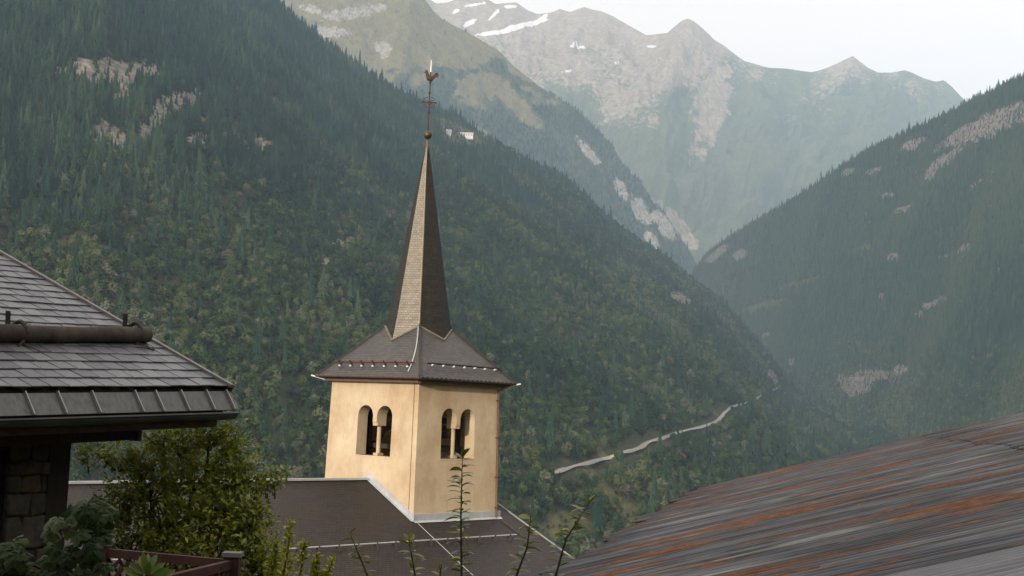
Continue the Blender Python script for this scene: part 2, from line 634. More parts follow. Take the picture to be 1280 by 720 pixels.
cover(right, 1, [(955, 382, 30, 5, -15), (1000, 355, 34, 4, -15), (1075, 312, 20, 4, -20), (1060, 430, 18, 4, 0), (1090, 440, 24, 3, 0)], 0.4, 14)
nzm = fbm(middle.px / 60, middle.py / 40, 9, 4)
nzm2 = fbm(middle.px / 14, middle.py / 8, 19, 4)
grass = np.clip((115 + 55 * nzm + 38 * nzm2 - middle.py - 0.10 * np.maximum(0, middle.px - 560)) / 70 + 0.4, 0, 1)
middle.cover[:, 1] = grass
cover(middle, 1, [(640, 125, 40, 10, 40), (600, 165, 16, 6, 30), (660, 150, 20, 5, 30), (560, 75, 40, 10, 10)], 0.3, 14)
cover(middle, 0, [(430, 18, 26, 8, -8), (460, 12, 24, 6, -10), (480, 60, 12, 10, 30), (775, 235, 14, 6, 60), (800, 262, 20, 8, 55), (830, 280, 22, 9, 55), (790, 210, 10, 5, 60), (735, 190, 20, 6, 50), (385, 10, 14, 5, 10), (415, 40, 30, 6, 0), (815, 300, 14, 6, 50)], 0.5, 10)
alt = far.V[:, 2] / far.V[:, 1]
nzf = fbm(far.px / 45, far.py / 30, 12, 5)
far.cover[:, 0] = np.clip((190 - 0.05 * (far.px - 600) * (far.px > 900) - far.py + 80 * nzf) / 150, 0, 1) * 0.9
far.cover[:, 1] = 0.5 + 0.25 * fbm(far.px / 35, far.py / 22, 14, 4)
cover(far, 0, [(790, 240, 60, 10, 40), (850, 285, 40, 8, 50), (735, 190, 30, 10, 30), (890, 130, 20, 60, 15)], 0.6, 10)
cover(far, 2, [(650, 33, 30, 3.6, -14), (618, 41, 26, 2.6, -8), (678, 23, 10, 2.6, -35), (586, 29, 11, 3, -30), (618, 18, 10, 2, -50), (592, 6, 14, 2, -10), (638, 8, 9, 2, 0), (717, 55, 6, 2, -40), (726, 59, 5, 1.6, -10), (708, 89, 7, 1.8, -10),
               (771, 78, 4, 1.4, -10), (815, 58, 6, 1.4, 0), (600, 52, 8, 2, 0), (570, 14, 6, 2, -30)], 0.5, 5)

M_left = mat_terrain('wooded_ground', (0.020, 0.024, 0.010), (0.055, 0.056, 0.024), (0.10, 0.095, 0.04), (0.13, 0.112, 0.09), (0.30, 0.26, 0.21), 0.02, bumpd=4)
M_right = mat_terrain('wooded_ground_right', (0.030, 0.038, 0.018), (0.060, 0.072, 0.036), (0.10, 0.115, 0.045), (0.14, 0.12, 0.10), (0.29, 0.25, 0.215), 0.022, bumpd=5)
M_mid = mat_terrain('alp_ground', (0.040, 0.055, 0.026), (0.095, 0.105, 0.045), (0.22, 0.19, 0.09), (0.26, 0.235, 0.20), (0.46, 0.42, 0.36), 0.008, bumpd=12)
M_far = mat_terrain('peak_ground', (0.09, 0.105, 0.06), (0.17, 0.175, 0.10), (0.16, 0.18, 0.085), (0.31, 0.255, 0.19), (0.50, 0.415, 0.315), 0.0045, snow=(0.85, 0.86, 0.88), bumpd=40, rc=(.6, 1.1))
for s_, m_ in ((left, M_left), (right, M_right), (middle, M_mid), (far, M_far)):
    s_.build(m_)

# --- the village ground, falling from the camera's terrace to the valley floor
gx = np.linspace(-1, 1, 60)
gy = np.r_[np.linspace(-80, 80, 56), np.linspace(95, 5200, 60)]
GV, GQ = [], []
gz_noise = RNG.random(1)


def ground_z(x, y):
    z = np.interp(y, [-60, -12, 20, 40, 70, 110, 900, 2500, 5200], [-2, -4, -4.6, -9, -16, -30, -310, -300, -260])
    shade_rise = 0.85 * max(0.0, x - 24 - 0.55 * max(y, 0.0)) * min(1.0, max(0.0, (420 - y) / 200)) * min(1.0, max(0.0, (y + 75) / 20))  # added rise outside the view, keeps skylight off the tower's right wall
    return z + min(shade_rise, 170) + 0.25 * math.sin(x * 0.35) * math.cos(y * 0.27) * (1 if y > 22 else 0.15)


for y_ in gy:
    wdt = 240 + max(0, y_) * 0.75
    for x_ in gx:
        GV.append((x_ * abs(x_) ** .6 * wdt, y_, ground_z(x_ * abs(x_) ** .6 * wdt, y_)))
for j in range(len(gy) - 1):
    for i in range(59):
        GQ.append((j * 60 + i, j * 60 + i + 1, (j + 1) * 60 + i + 1, (j + 1) * 60 + i))
gm = MB().add(GV, GQ)
M_ground = mat_simple('village_grass', (0.03, 0.04, 0.015), (0.07, 0.075, 0.03), 0.8)
tag(gm.build('ground', M_ground, smooth=True), kind='structure')

# ------------------------------------------------------------------ trees of the forests
M_conifer = mat_tree('conifer_needles', [(0.0, (0.008, 0.022, 0.014)), (0.5, (0.018, 0.042, 0.024)), (0.85, (0.038, 0.066, 0.032)), (0.975, (0.050, 0.080, 0.038)), (1.0, (0.065, 0.052, 0.034))])
M_broad = mat_tree('broadleaf_foliage', [(0.0, (0.012, 0.028, 0.011)), (0.4, (0.028, 0.053, 0.017)), (0.7, (0.056, 0.080, 0.021)), (0.88, (0.092, 0.105, 0.036)), (0.96, (0.105, 0.115, 0.075)), (1.0, (0.075, 0.055, 0.035))])
M_bark = mat_simple('bark', (0.03, 0.024, 0.018), (0.07, 0.055, 0.04), 9, 0.9, 0.1)


def conifer_mesh(seed):
    r = random.Random(seed)
    b = MB()
    b.tube([(0, 0, -0.6), (0, 0, 4)], [0.28, 0.2], 5, m=1)
    H, tiers = 20.0, 9
    for k in range(tiers):
        f = k / tiers
        z0 = 1.6 + (H - 2.6) * f
        z1 = z0 + (H - 2.6) / tiers * (1.9 - 0.5 * f)
        R = 3.3 * (1 - f) ** 0.85 * r.uniform(0.82, 1.12) + 0.25
        n = 9
        vs, fs = [(r.uniform(-.1, .1), r.uniform(-.1, .1), min(z1, H))], []
        off = r.random() * 6
        for i in range(2 * n):
            rr = R * (r.uniform(0.8, 1.18) if i % 2 == 0 else r.uniform(0.38, 0.6))
            a = off + math.pi * i / n
            vs.append((rr * math.cos(a), rr * math.sin(a), z0 - (0.7 if i % 2 == 0 else -0.35) + r.uniform(-.3, .3)))
        fs = [(0, 1 + i, 1 + (i + 1) % (2 * n)) for i in range(2 * n)]
        b.add(vs, fs)
    return b.mesh('conifer', [M_conifer, M_bark])


def broadleaf_mesh(seed):
    r = random.Random(seed)
    b = MB()
    H = 11.0
    b.tube([(0, 0, -0.6), (0.1, 0.1, 4.5)], [0.3, 0.18], 5, m=1)
    lobes = [(r.uniform(-1.8, 1.8), r.uniform(-1.8, 1.8), r.uniform(3.6, 8.6), r.uniform(1.5, 2.5)) for _ in range(9)] + [(0, 0, 9, 1.8), (0, 0, 6, 2.8)]
    for (x, y, z, R) in lobes:
        for k in range(26):
            d = np.array([r.gauss(0, 1), r.gauss(0, 1), r.gauss(0.25, 1)])
            d /= np.linalg.norm(d)
            c = np.array([x, y, z]) + d * R * r.uniform(0.75, 1.05) * np.array([1, 1, 0.9])
            d2 = norm(d + np.array([r.gauss(0, .45), r.gauss(0, .45), r.gauss(0.2, .45)]))
            a = norm(np.cross(d2, (r.random() - .5, r.random() - .5, 0.9)))
            bb = np.cross(d2, a)
            s = r.uniform(0.45, 0.85)
            b.add([c - a * s, c - bb * s * .7 + d2 * .12, c + a * s, c + bb * s * .8 - d2 * .1], [(0, 1, 2, 3)])
    return b.mesh('broadleaf_tree', [M_broad, M_bark])


def source(name, me):
    return bpy.data.objects.new(name, me)        # not linked: only a shape for the scattering


CONIFERS = [source('conifer', conifer_mesh(i)) for i in range(3)]
BROAD_ME = [broadleaf_mesh(i) for i in range(3)]
BROADS = [source('broadleaf', m) for m in BROAD_ME]


def scatter(name, src, P, scl, rot, tone):
    me = bpy.data.meshes.new(name)
    n = len(P)
    me.vertices.add(n)
    me.vertices.foreach_set('co', np.asarray(P, np.float32).ravel())
    for an, ty, key, val in (('scl', 'FLOAT_VECTOR', 'vector', scl), ('rot', 'FLOAT_VECTOR', 'vector', rot), ('tone', 'FLOAT', 'value', tone)):
        a = me.attributes.new(an, ty, 'POINT')
        a.data.foreach_set(key, np.asarray(val, np.float32).ravel())
    me.update()
    o = link(name, me)
    tag(o, kind='stuff')
    g = bpy.data.node_groups.new(name, 'GeometryNodeTree')
    g.interface.new_socket('Geometry', in_out='INPUT', socket_type='NodeSocketGeometry')
    g.interface.new_socket('Geometry', in_out='OUTPUT', socket_type='NodeSocketGeometry')
    gi, go = g.nodes.new('NodeGroupInput'), g.nodes.new('NodeGroupOutput')
    ip = g.nodes.new('GeometryNodeInstanceOnPoints')
    ob = g.nodes.new('GeometryNodeObjectInfo')
    ob.inputs['Object'].default_value = src
    ob.inputs['As Instance'].default_value = True
    na, nr = g.nodes.new('GeometryNodeInputNamedAttribute'), g.nodes.new('GeometryNodeInputNamedAttribute')
    na.data_type = nr.data_type = 'FLOAT_VECTOR'
    na.inputs['Name'].default_value, nr.inputs['Name'].default_value = 'scl', 'rot'
    er = g.nodes.new('FunctionNodeEulerToRotation')
    L = g.links.new
    L(gi.outputs[0], ip.inputs['Points'])
    L(ob.outputs['Geometry'], ip.inputs['Instance'])
    L(nr.outputs[0], er.inputs[0])
    L(er.outputs[0], ip.inputs['Rotation'])
    L(na.outputs[0], ip.inputs['Scale'])
    L(ip.outputs[0], go.inputs[0])
    md = o.modifiers.new('scatter', 'NODES')
    md.node_group = g
    return o


# --- the valley road: found first, so that no tree stands on it
road_px = [(690, 592), (705, 587), (722, 583), (742, 577), (760, 573), (772, 569), (786, 564), (800, 561), (806, 555), (818, 551), (832, 547), (846, 541), (862, 538), (880, 533), (896, 528), (903, 520), (908, 513),
           (916, 508), (930, 505), (942, 501), (948, 496), (957, 490), (968, 488), (978, 481), (986, 477)]
road_pts = []
for i in range(len(road_px) - 1):
    for k in range(4):
        a, b = np.array(road_px[i]), np.array(road_px[i + 1])
        road_pts.append(left.hit(*(a + (b - a) * k / 4)))
road_pts = np.array(road_pts)
for _ in range(3):
    road_pts[1:-1] = (road_pts[:-2] + 2 * road_pts[1:-1] + road_pts[2:]) / 4


def plant(sheet, prefix, n, spacing_scale, broad_fn, seed, csize, bsize, tone_wave, keep_fn=None, tone_shift=0.0):
    P, cov, area = sheet.sample(n, seed)
    r = np.random.default_rng(seed + 1)
    bare = np.maximum(cov[:, 0], cov[:, 1])
    keep = r.random(n) > np.clip((bare - 0.3) * 2.0, 0, 0.72)
    if sheet is left:
        d = np.min(np.linalg.norm(P[:, None, :2] - road_pts[None, ::3, :2], axis=2), axis=1) if n < 1 else np.full(n, 1e9)
        for q in road_pts[::1]:
            d = np.minimum(d, np.hypot(P[:, 0] - q[0], P[:, 1] - q[1]))
        zr = np.interp(P[:, 0], road_pts[:, 0], road_pts[:, 2])
        keep &= d > 9
        qx, qy = project(P)
        rpx, rpy = project(road_pts)
        o_ = np.argsort(rpx)
        ry = np.interp(qx, rpx[o_], rpy[o_])
        tall = 13 * FOC / P[:, 1]
        inr = (qx > rpx.min()) & (qx < rpx.max())
        keep &= ~(inr & (qy > ry) & (qy - tall < ry + 1) & (r.random(n) < 0.78))
    if keep_fn is not None:
        keep &= keep_fn(P, r)
    P, cov, bare = P[keep], cov[keep], bare[keep]
    low = np.where(bare > 0.28, 0.42, 1.0)
    n = len(P)
    px, py = project(P)
    pb = broad_fn(px, py, P)
    isb = r.random(n) < pb
    nz = fbm(P[:, 0] / tone_wave, P[:, 1] / tone_wave, seed + 3, 4)
    for kind, mask, srcs, size in (('conifer_forest', ~isb, CONIFERS, csize), ('broadleaf_forest', isb, BROADS, bsize)):
        var = r.integers(0, 3, n)
        for k in range(3):
            m = mask & (var == k)
            c = int(m.sum())
            if not c:
                continue
            s = size * r.lognormal(0, 0.30, c) * low[m]
            asp = r.uniform(0.85, 1.15, c)
            wide = r.uniform(0.8, 1.2, c)
            rot = np.c_[r.normal(0, .04, c), r.normal(0, .04, c), r.uniform(0, 6.28, c)]
            if kind[0] == 'c':
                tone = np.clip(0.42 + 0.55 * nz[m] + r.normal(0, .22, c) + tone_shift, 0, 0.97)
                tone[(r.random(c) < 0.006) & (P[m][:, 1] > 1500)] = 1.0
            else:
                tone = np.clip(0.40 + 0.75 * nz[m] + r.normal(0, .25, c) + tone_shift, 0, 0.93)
                u = r.random(c)
                tone[u < 0.05] = 0.93
                tone[u < 0.006] = 1.0
            scatter(kind, srcs[k], P[m] - np.array([0, 0, 0.3]), np.c_[s * wide, s * wide, s * asp], rot, tone)
    return


def near_trees(sheet, seed, count):
    """the trees that show largest, each an object of its own"""
    P, cov, area = sheet.sample(9000, seed)
    r = np.random.default_rng(seed)
    px, py = project(P)
    rpx, rpy = project(road_pts)
    o_ = np.argsort(rpx)
    tall = 12 * FOC / P[:, 1]
    near_road = (px > rpx.min()) & (px < rpx.max()) & (py > np.interp(px, rpx[o_], rpy[o_]) - 6) & (py - tall < np.interp(px, rpx[o_], rpy[o_]) + 1)
    shown = (px > 4) & (px < 1276) & (py < 690) & (np.maximum(cov[:, 0], cov[:, 1]) < .3) & ~near_road
    shown &= ~((px < 300) & (py > 330 + px * .62)) & ~((px > 392) & (px < 645) & (py > 452)) & ~((px < 700) & (py > 598)) & ~((px > 690) & (py - tall * .7 > 712 - (px - 680) * .52))
    idx = np.nonzero(shown)[0]
    idx = idx[np.argsort(P[idx, 1])]
    taken = []
    for i in idx:
        if all((P[i, 0] - P[j, 0]) ** 2 + (P[i, 1] - P[j, 1]) ** 2 > 64 for j in taken):
            taken.append(i)
        if len(taken) >= count:
            break
    for n_, i in enumerate(taken):
        o = link('broadleaf_tree', BROAD_ME[n_ % 3])
        k = 0.78 * r.lognormal(0, .2)
        o.location = P[i] - np.array([0, 0, .3])
        o.scale = (k * r.uniform(.85, 1.15), k * r.uniform(.85, 1.15), k * r.uniform(.9, 1.1))
        o.rotation_euler = (0, 0, r.uniform(0, 6.28))
        o['tone'] = float(np.clip(r.normal(.55, .22), 0, .95))
        tag(o, 'leafy broadleaf tree among the nearest of the wood at the foot of the left mountain', 'tree', 'nearest broadleaf trees below the left mountain')


def broad_left(px, py, P):
    nz = fbm(P[:, 0] / 160, P[:, 1] / 160, 71, 4)
    return np.clip((py - 165 + 0.10 * (px - 300) * (px > 300)) / 130 + 1.0 * nz, 0.04, 0.95)


def broad_right(px, py, P):
    nz = fbm(P[:, 0] / 220, P[:, 1] / 220, 77, 4)
    return np.clip((py - 430) / 120 + 0.8 * nz - 0.1, 0.02, 0.7)


plant(left, 'left', 150000, 1, broad_left, 101, 0.80, 0.64, 110)
near_trees(left, 505, 240)
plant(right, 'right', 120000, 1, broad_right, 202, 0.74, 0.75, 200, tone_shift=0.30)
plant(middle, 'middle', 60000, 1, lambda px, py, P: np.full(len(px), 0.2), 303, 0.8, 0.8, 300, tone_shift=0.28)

# ------------------------------------------------------------------ road with its retaining wall
rb, rw = MB(), MB()
vs, fs, wv, wf = [], [], [], []
for i, q in enumerate(road_pts):
    d = road_pts[min(i + 1, len(road_pts) - 1)] - road_pts[max(i - 1, 0)]
    d[2] = 0
    d = norm(d)
    side = np.array([d[1], -d[0], 0])          # towards the valley
    hgt = 1.2 + 0.9 * math.sin(i * 0.7) * math.sin(i * 0.23)
    c = q + np.array([0, 0, 1.2])
    vs += [c - side * 1.9, c + side * 1.9]
    o = c + side * 1.9
    wv += [o - side * .35 + (0, 0, .5), o + (0, 0, .5), o + side * .5 - (0, 0, hgt), o - side * .35 - (0, 0, hgt)]
for i in range(len(road_pts) - 1):
    fs.append((2 * i, 2 * i + 1, 2 * i + 3, 2 * i + 2))
    for k in range(4):
        wf.append((4 * i + k, 4 * i + (k + 1) % 4, 4 * i + 4 + (k + 1) % 4, 4 * i + 4 + k))
M_asph = mat_simple('pale_road', (0.16, 0.155, 0.15), (0.24, 0.235, 0.22), 0.3)
M_conc = mat_simple('road_wall_stone', (0.30, 0.28, 0.25), (0.46, 0.43, 0.39), 0.25)
tag(rb.add(vs, fs).build('road', M_asph, fix=True), kind='structure')
tag(rw.add(wv, wf).build('retaining_wall', M_conc, fix=True), kind='structure')

# ------------------------------------------------------------------ farmhouses in the clearing on the crest
M_lime = mat_simple('limewash', (0.62, 0.60, 0.55), (0.74, 0.72, 0.67), 0.6)
M_sheet = mat_simple('pale_sheet_roof', (0.35, 0.35, 0.36), (0.48, 0.47, 0.46), 0.5, 0.6)
M_dkwin = mat_simple('dark_opening', (0.01, 0.01, 0.012), (0.02, 0.02, 0.022), 2, 0.3, 0.5)


def farmhouse(px, py, w, dpt, h, label):
    q = left.hit(px, py)
    t = thing('farmhouse', tuple(q), label, 'house', 'farmhouses in the high clearing')
    b = MB().abox((q[0] - w / 2, q[1] - dpt / 2, q[2] - 4), (q[0] + w / 2, q[1] + dpt / 2, q[2] + h))
    b.build('wall', M_lime, t)
    rf = MB()
    for sgn in (-1, 1):
        e = np.array([q[0], q[1] + sgn * (dpt / 2 + .8), q[2] + h - .3])
        r_ = np.array([q[0], q[1], q[2] + h + dpt * .28])
        up_ = (r_ - e) / 2
        rf.box((e + r_) / 2, (w / 2 + .8, 0, 0), up_, norm(np.cross((1, 0, 0), up_)) * .12)
    rf.build('roof', M_sheet, t)
    for k in range(max(2, int(w // 5))):
        x = q[0] - w / 2 + (k + .5) * w / max(2, int(w // 5))
        MB().abox((x - .7, q[1] - dpt / 2 - .05, q[2] + h * .35), (x + .7, q[1] - dpt / 2 + .1, q[2] + h * .75)).build('window', M_dkwin, t)


farmhouse(561, 168, 9, 8, 7, 'small pale farmhouse at the left end of the clearing on the wooded crest')
farmhouse(583, 172, 26, 9, 8, 'long pale farmhouse beside the clearing on the wooded crest')

# ------------------------------------------------------------------ bell tower
YAW = 0.7096
U = np.array([math.sin(YAW), math.cos(YAW), 0])        # along the right-hand wall, away
V = np.array([math.cos(YAW), -math.sin(YAW), 0])       # out of the right-hand wall
Z = np.array([0, 0, 1.0])
N0 = np.array([-3.8412, 60.0, 0])                       # near corner at wall foot
WL, WR, ZT, ZS, ZB, BAT, ZRIDGE = 5.803, 5.515, 1.2071, -2.1691, -4.8263, 0.0173, -3.2276


def tw(a, b, z, out=0.0):
    """a along U from the near corner, b along -V; walls lean in slightly going up"""
    k = BAT * (z - ZB)
    return N0 + U * (a + k * (1 - 2 * a / WR)) - V * (b + k * (1 - 2 * b / WL)) + Z * z


M_render = NT('ochre_render', 0.9, 0.15)
_co = M_render.coord('Object')
_n1 = M_render.noise(_co, 0.55, 6, 0.65)
_n2 = M_render.noise(M_render.coord('Object', (1.3, 1.3, 0.55)), 1.3, 7, 0.72)
_n3 = M_render.noise(_co, 14, 5, 0.7)
_c = M_render.ramp(_n1, [(0.28, (0.43, 0.305, 0.19)), (0.50, (0.535, 0.425, 0.292)), (0.72, (0.60, 0.505, 0.37))])
_c = M_render.mix(M_render.ramp(_n2, [(0.46, 0.0), (0.66, 0.6)]), _c, (0.41, 0.295, 0.20))
_c = M_render.mix(0.25, _c, M_render.ramp(_n3, [(0.3, (0.8,) * 3), (0.7, (1.15,) * 3)]), 'MULTIPLY')
M_render.base(_c).bump(M_render.math('ADD', _n3, M_render.math('MULTIPLY', _n1, 2.0)), 0.35, 0.02)
M_render = M_render.mat
M_tower_slate = mat_slate('tower_slate', (0.052, 0.049, 0.052), (0.080, 0.075, 0.078), 0.11, 0.2)
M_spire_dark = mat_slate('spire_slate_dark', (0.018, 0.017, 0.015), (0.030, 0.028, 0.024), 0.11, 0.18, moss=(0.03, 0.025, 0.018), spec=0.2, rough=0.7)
M_spire_pale = mat_slate('spire_slate_pale', (0.20, 0.18, 0.15), (0.29, 0.26, 0.215), 0.11, 0.18, moss=(0.22, 0.185, 0.14), big=0.5)
M_nave_slate = mat_slate('nave_slate', (0.023, 0.0205, 0.021), (0.037, 0.033, 0.033), 0.13, 0.22, moss=(0.046, 0.029, 0.018), spec=0.25, rough=0.6, big=0.6)
M_zinc = mat_simple('zinc_flashing', (0.42, 0.44, 0.47), (0.56, 0.58, 0.61), 2.0, 0.45, 0.5, 0.3)
M_hip = mat_simple('dull_zinc', (0.22, 0.225, 0.23), (0.32, 0.325, 0.33), 4, 0.5)
M_dark_metal = mat_simple('dark_gutter', (0.035, 0.026, 0.022), (0.07, 0.05, 0.04), 4, 0.45, 0.5)
M_copper = mat_simple('brown_pipe', (0.10, 0.055, 0.035), (0.17, 0.095, 0.06), 3, 0.5, 0.5)
M_red = mat_simple('red_brown_guard', (0.09, 0.028, 0.022), (0.15, 0.05, 0.04), 3, 0.6)
M_dark_guard = mat_simple('dark_guard', (0.016, 0.013, 0.013), (0.035, 0.026, 0.026), 3, 0.6)
M_white = mat_simple('white_clip', (0.70, 0.68, 0.66), (0.82, 0.80, 0.78), 3, 0.5)
M_timber = mat_simple('old_timber', (0.035, 0.026, 0.02), (0.08, 0.06, 0.045), 4, 0.85, stretch=(1, 1, 6))
M_bronze = mat_simple('bell_bronze', (0.05, 0.045, 0.03), (0.11, 0.095, 0.06), 5, 0.45, 0.5, 0.6)
M_moss = mat_simple('lichened_lead', (0.12, 0.11, 0.08), (0.22, 0.20, 0.14), 5, 0.8)
M_spire_strip = mat_simple('pale_edge_lead', (0.28, 0.25, 0.17), (0.40, 0.36, 0.26), 5, 0.6)
M_iron = mat_simple('rusty_iron', (0.03, 0.018, 0.014), (0.085, 0.045, 0.032), 9, 0.7)
M_steel = mat_simple('bright_rod', (0.75, 0.73, 0.7), (0.85, 0.83, 0.8), 5, 0.4)

tower = thing('bell_tower', tuple(N0 + U * WR / 2 - V * WL / 2 + Z * (-15)), 'ochre rendered church bell tower with twin arched openings and a tall slate spire', 'tower')
ZLOW = -15.0


def boolean_cut(me, cutters):
    o = bpy.data.objects.new('tmp', me)
    COL.objects.link(o)
    extra = []
    for c in cutters:
        co = bpy.data.objects.new('tmpc', c)
        COL.objects.link(co)
        extra.append(co)
        m = o.modifiers.new('b', 'BOOLEAN')
        m.operation = 'DIFFERENCE'
        m.solver = 'EXACT'
        m.object = co
    dg = bpy.context.evaluated_depsgraph_get()
    res = bpy.data.meshes.new_from_object(o.evaluated_get(dg))
    for q in extra + [o]:
        bpy.data.objects.remove(q)
    return res


wb = MB()
outer_l = [tw(0, 0, ZLOW), tw(WR, 0, ZLOW), tw(WR, WL, ZLOW), tw(0, WL, ZLOW)]
outer_h = [tw(0, 0, ZT + .1), tw(WR, 0, ZT + .1), tw(WR, WL, ZT + .1), tw(0, WL, ZT + .1)]
wb.add(outer_l + outer_h, [(0, 1, 2, 3), (7, 6, 5, 4), (0, 4, 5, 1), (1, 5, 6, 2), (2, 6, 7, 3), (3, 7, 4, 0)])
wall_me = wb.mesh('wall', M_render, fix=True)
TH = 0.62
ib = MB()
ci = [tw(a, b, z) for z in (ZS - 1.2, ZT - .1) for a, b in ((TH, TH), (WR - TH, TH), (WR - TH, WL - TH), (TH, WL - TH))]
ib.add(ci, [(0, 1, 2, 3), (7, 6, 5, 4), (0, 4, 5, 1), (1, 5, 6, 2), (2, 6, 7, 3), (3, 7, 4, 0)])
cut = [ib.mesh('c', M_render, fix=True)]
AW, GAP, ZSPR, ZCAP = 0.97, 0.125, -0.43, -0.70          # opening width, half pier, springing, capital level


def opening(origin, along, inward, centre):
    """twin arch cut: two arches with a pier that ends on a capital"""
    polys = []
    for sgn in (-1, 1):
        c = centre + sgn * (GAP + AW / 2)
        p = [(c - AW / 2, ZS), (c + AW / 2, ZS), (c + AW / 2, ZSPR)]
        p += [(c + AW / 2 * math.cos(t), ZSPR + AW / 2 * math.sin(t)) for t in np.linspace(0, math.pi, 13)[1:-1]]
        p += [(c - AW / 2, ZSPR)]
        polys.append(p)
    polys.append([(centre - GAP - .02, ZS), (centre + GAP + .02, ZS), (centre + GAP + .02, ZCAP), (centre - GAP - .02, ZCAP)])
    out = []
    for p in polys:
        b = MB()
        b.prism([origin + along * x + Z * z - inward * 0.5 for x, z in p], inward * 1.6)
        out.append(b.mesh('c', M_render, fix=True))
    return out


PT = lambda a, b: tw(a, b, 0) * np.array([1, 1, 0])
CL, CR = WL * 0.495 - .22, WR * 0.53 - .32
cut += opening(PT(0, 0), -V, U, CL)            # left wall
cut += opening(PT(0, 0), U, -V, CR)            # right wall
wall_me = boolean_cut(wall_me, cut)
wall_o = link('wall', wall_me, tower)
wall_o.location = -tower.location
# colonnettes in the twin openings
for (o_, al, inn, c_) in ((PT(0, 0), -V, U, CL), (PT(0, 0), U, -V, CR)):
    q = o_ + al * c_ + inn * 0.30
    b = MB()
    b.tube([q + Z * (ZS + .12), q + Z * (ZCAP - .14)], [0.10, 0.095], 12)
    b.box(q + Z * (ZS + .06), al * .14, inn * .18, Z * .06)
    b.build('colonnette', M_render, tower, smooth=False)
    MB().box(q + Z * (ZCAP - .07), al * .15, inn * .27, Z * .07).build('capital', M_render, tower)
    # sill, a hand proud of the wall
    MB().box(o_ + al * c_ + inn * .2 + Z * (ZS - .035), al * (AW + GAP + .1), inn * .245, Z * .035).build('sill', M_render, tower)
# bells and their timber frame
cx = tw(WR / 2, WL / 2, 0)
fb = MB()
for a in (1.35, WR - 1.35):
    for b_ in (1.35, WL - 1.35):
        p = tw(a, b_, 0)
        fb.bar(p + Z * (ZS - 1.1), p + Z * (ZT - .4), .18, .18, up=U)
for a in (1.35, WR - 1.35):
    for zz in (ZS + .4, -0.5):
        fb.bar(tw(a, 1.2, 0) + Z * zz, tw(a, WL - 1.2, 0) + Z * zz, .16, .2)
for b_ in (1.35, WL - 1.35):
    for zz in (ZS + .35, -0.55):
        fb.bar(tw(1.2, b_, 0) + Z * zz, tw(WR - 1.2, b_, 0) + Z * zz, .16, .2)
    fb.bar(tw(1.35, b_, 0) + Z * (ZS + .4), tw(WR - 1.35, b_, 0) + Z * -.5, .12, .14)
fb.build('bell_frame', M_timber, tower)


def bell(p, R):
    prof = [(0.02, 0), (.42, -.03), (.52, -.2), (.56, -.6), (.66, -.95), (.85, -1.2), (1.0, -1.32), (0.93, -1.34), (.72, -1.1), (.5, -.6), (.4, -.2)]
    n, vs, fs = 20, [], []
    for (r_, z) in prof:
        for k in range(n):
            vs.append((p[0] + R * r_ * math.cos(6.2832 * k / n), p[1] + R * r_ * math.sin(6.2832 * k / n), p[2] + R * z))
    for j in range(len(prof) - 1):
        for k in range(n):
            fs.append((j * n + k, j * n + (k + 1) % n, (j + 1) * n + (k + 1) % n, (j + 1) * n + k))
    MB().add(vs, fs).build('bell', M_bronze, tower, smooth=True)


bell(tw(1.35, WL * .36, 0) + Z * -.75, .48)
bell(tw(WR * .62, 1.35, 0) + Z * -.72, .45)

# eaves and pyramid roof
OV = 0.50
ctr = (tw(0, 0, ZT) + tw(WR, WL, ZT)) / 2
ctr = np.array([ctr[0], ctr[1], 0])
HW, HL = WR / 2 - BAT * (ZT - ZB) + OV, WL / 2 - BAT * (ZT - ZB) + OV


def pr(a, b, z):
    """point by offsets from the tower axis"""
    return ctr + U * a - V * b + Z * z


ZE = 1.36
# heights where the spire meets the hips, from the picture
sdir = norm(np.array([0, -1, 0]))


def z_at(px_, py_, P):
    lo, hi = -10, 30
    for _ in range(50):
        m = (lo + hi) / 2
        if project(np.array([P[0], P[1], m]))[1] > py_:
            lo = m
        else:
            hi = m
    return lo


RS = 1.50
near_hip = ctr + norm(-U * 1 + V * 1) * RS
Z_HIP = z_at(0, 406.4, near_hip)
ZTIP = z_at(0, 177, ctr)
halfdiag = math.hypot(HW, HL)
SL = (Z_HIP - ZE) / (halfdiag - RS)                     # rise along the hip
ZAPEX = ZE + SL * halfdiag
print('tower', Z_HIP, ZTIP, SL, ZAPEX)


def uv_roof(o, planes_dir):
    pass


def slope_mesh(name, polys, mat, parent, thick=0.0):
    """each poly: list of 3-D points, first edge along the eave; uv in metres from that edge"""
    me = bpy.data.meshes.new(name)
    vs, fs, uvs = [], [], []
    for p in polys:
        p = [np.asarray(q, float) for q in p]
        o = p[0]
        x = norm(p[1] - p[0])
        nrm = norm(np.cross(p[1] - p[0], p[2] - p[0]))
        y = np.cross(nrm, x)
        fs.append(tuple(range(len(vs), len(vs) + len(p))))
        vs += [tuple(q) for q in p]
        uvs += [((q - o) @ x + 50, (q - o) @ y + 50) for q in p]
        if thick:
            q2 = [q - nrm * thick for q in p]
            k = len(p)
            base_ = len(vs) - k
            b2 = len(vs)
            vs += [tuple(q) for q in q2]
            fs.append(tuple(range(b2 + k - 1, b2 - 1, -1)))
            uvs += [((q - o) @ x + 50, (q - o) @ y + 50) for q in q2[::-1]]
            for i in range(k):
                j = (i + 1) % k
                fs.append((base_ + j, base_ + i, b2 + i, b2 + j))
                uvs += [(50, 50), (50.02, 50), (50.02, 50.02), (50, 50.02)]
    me.from_pydata(vs, [], fs)
    ul = me.uv_layers.new(name='UVMap')
    for i, q in enumerate(uvs):
        ul.data[i].uv = q
    me.materials.append(mat)
    me.update()
    return link(name, me, parent)


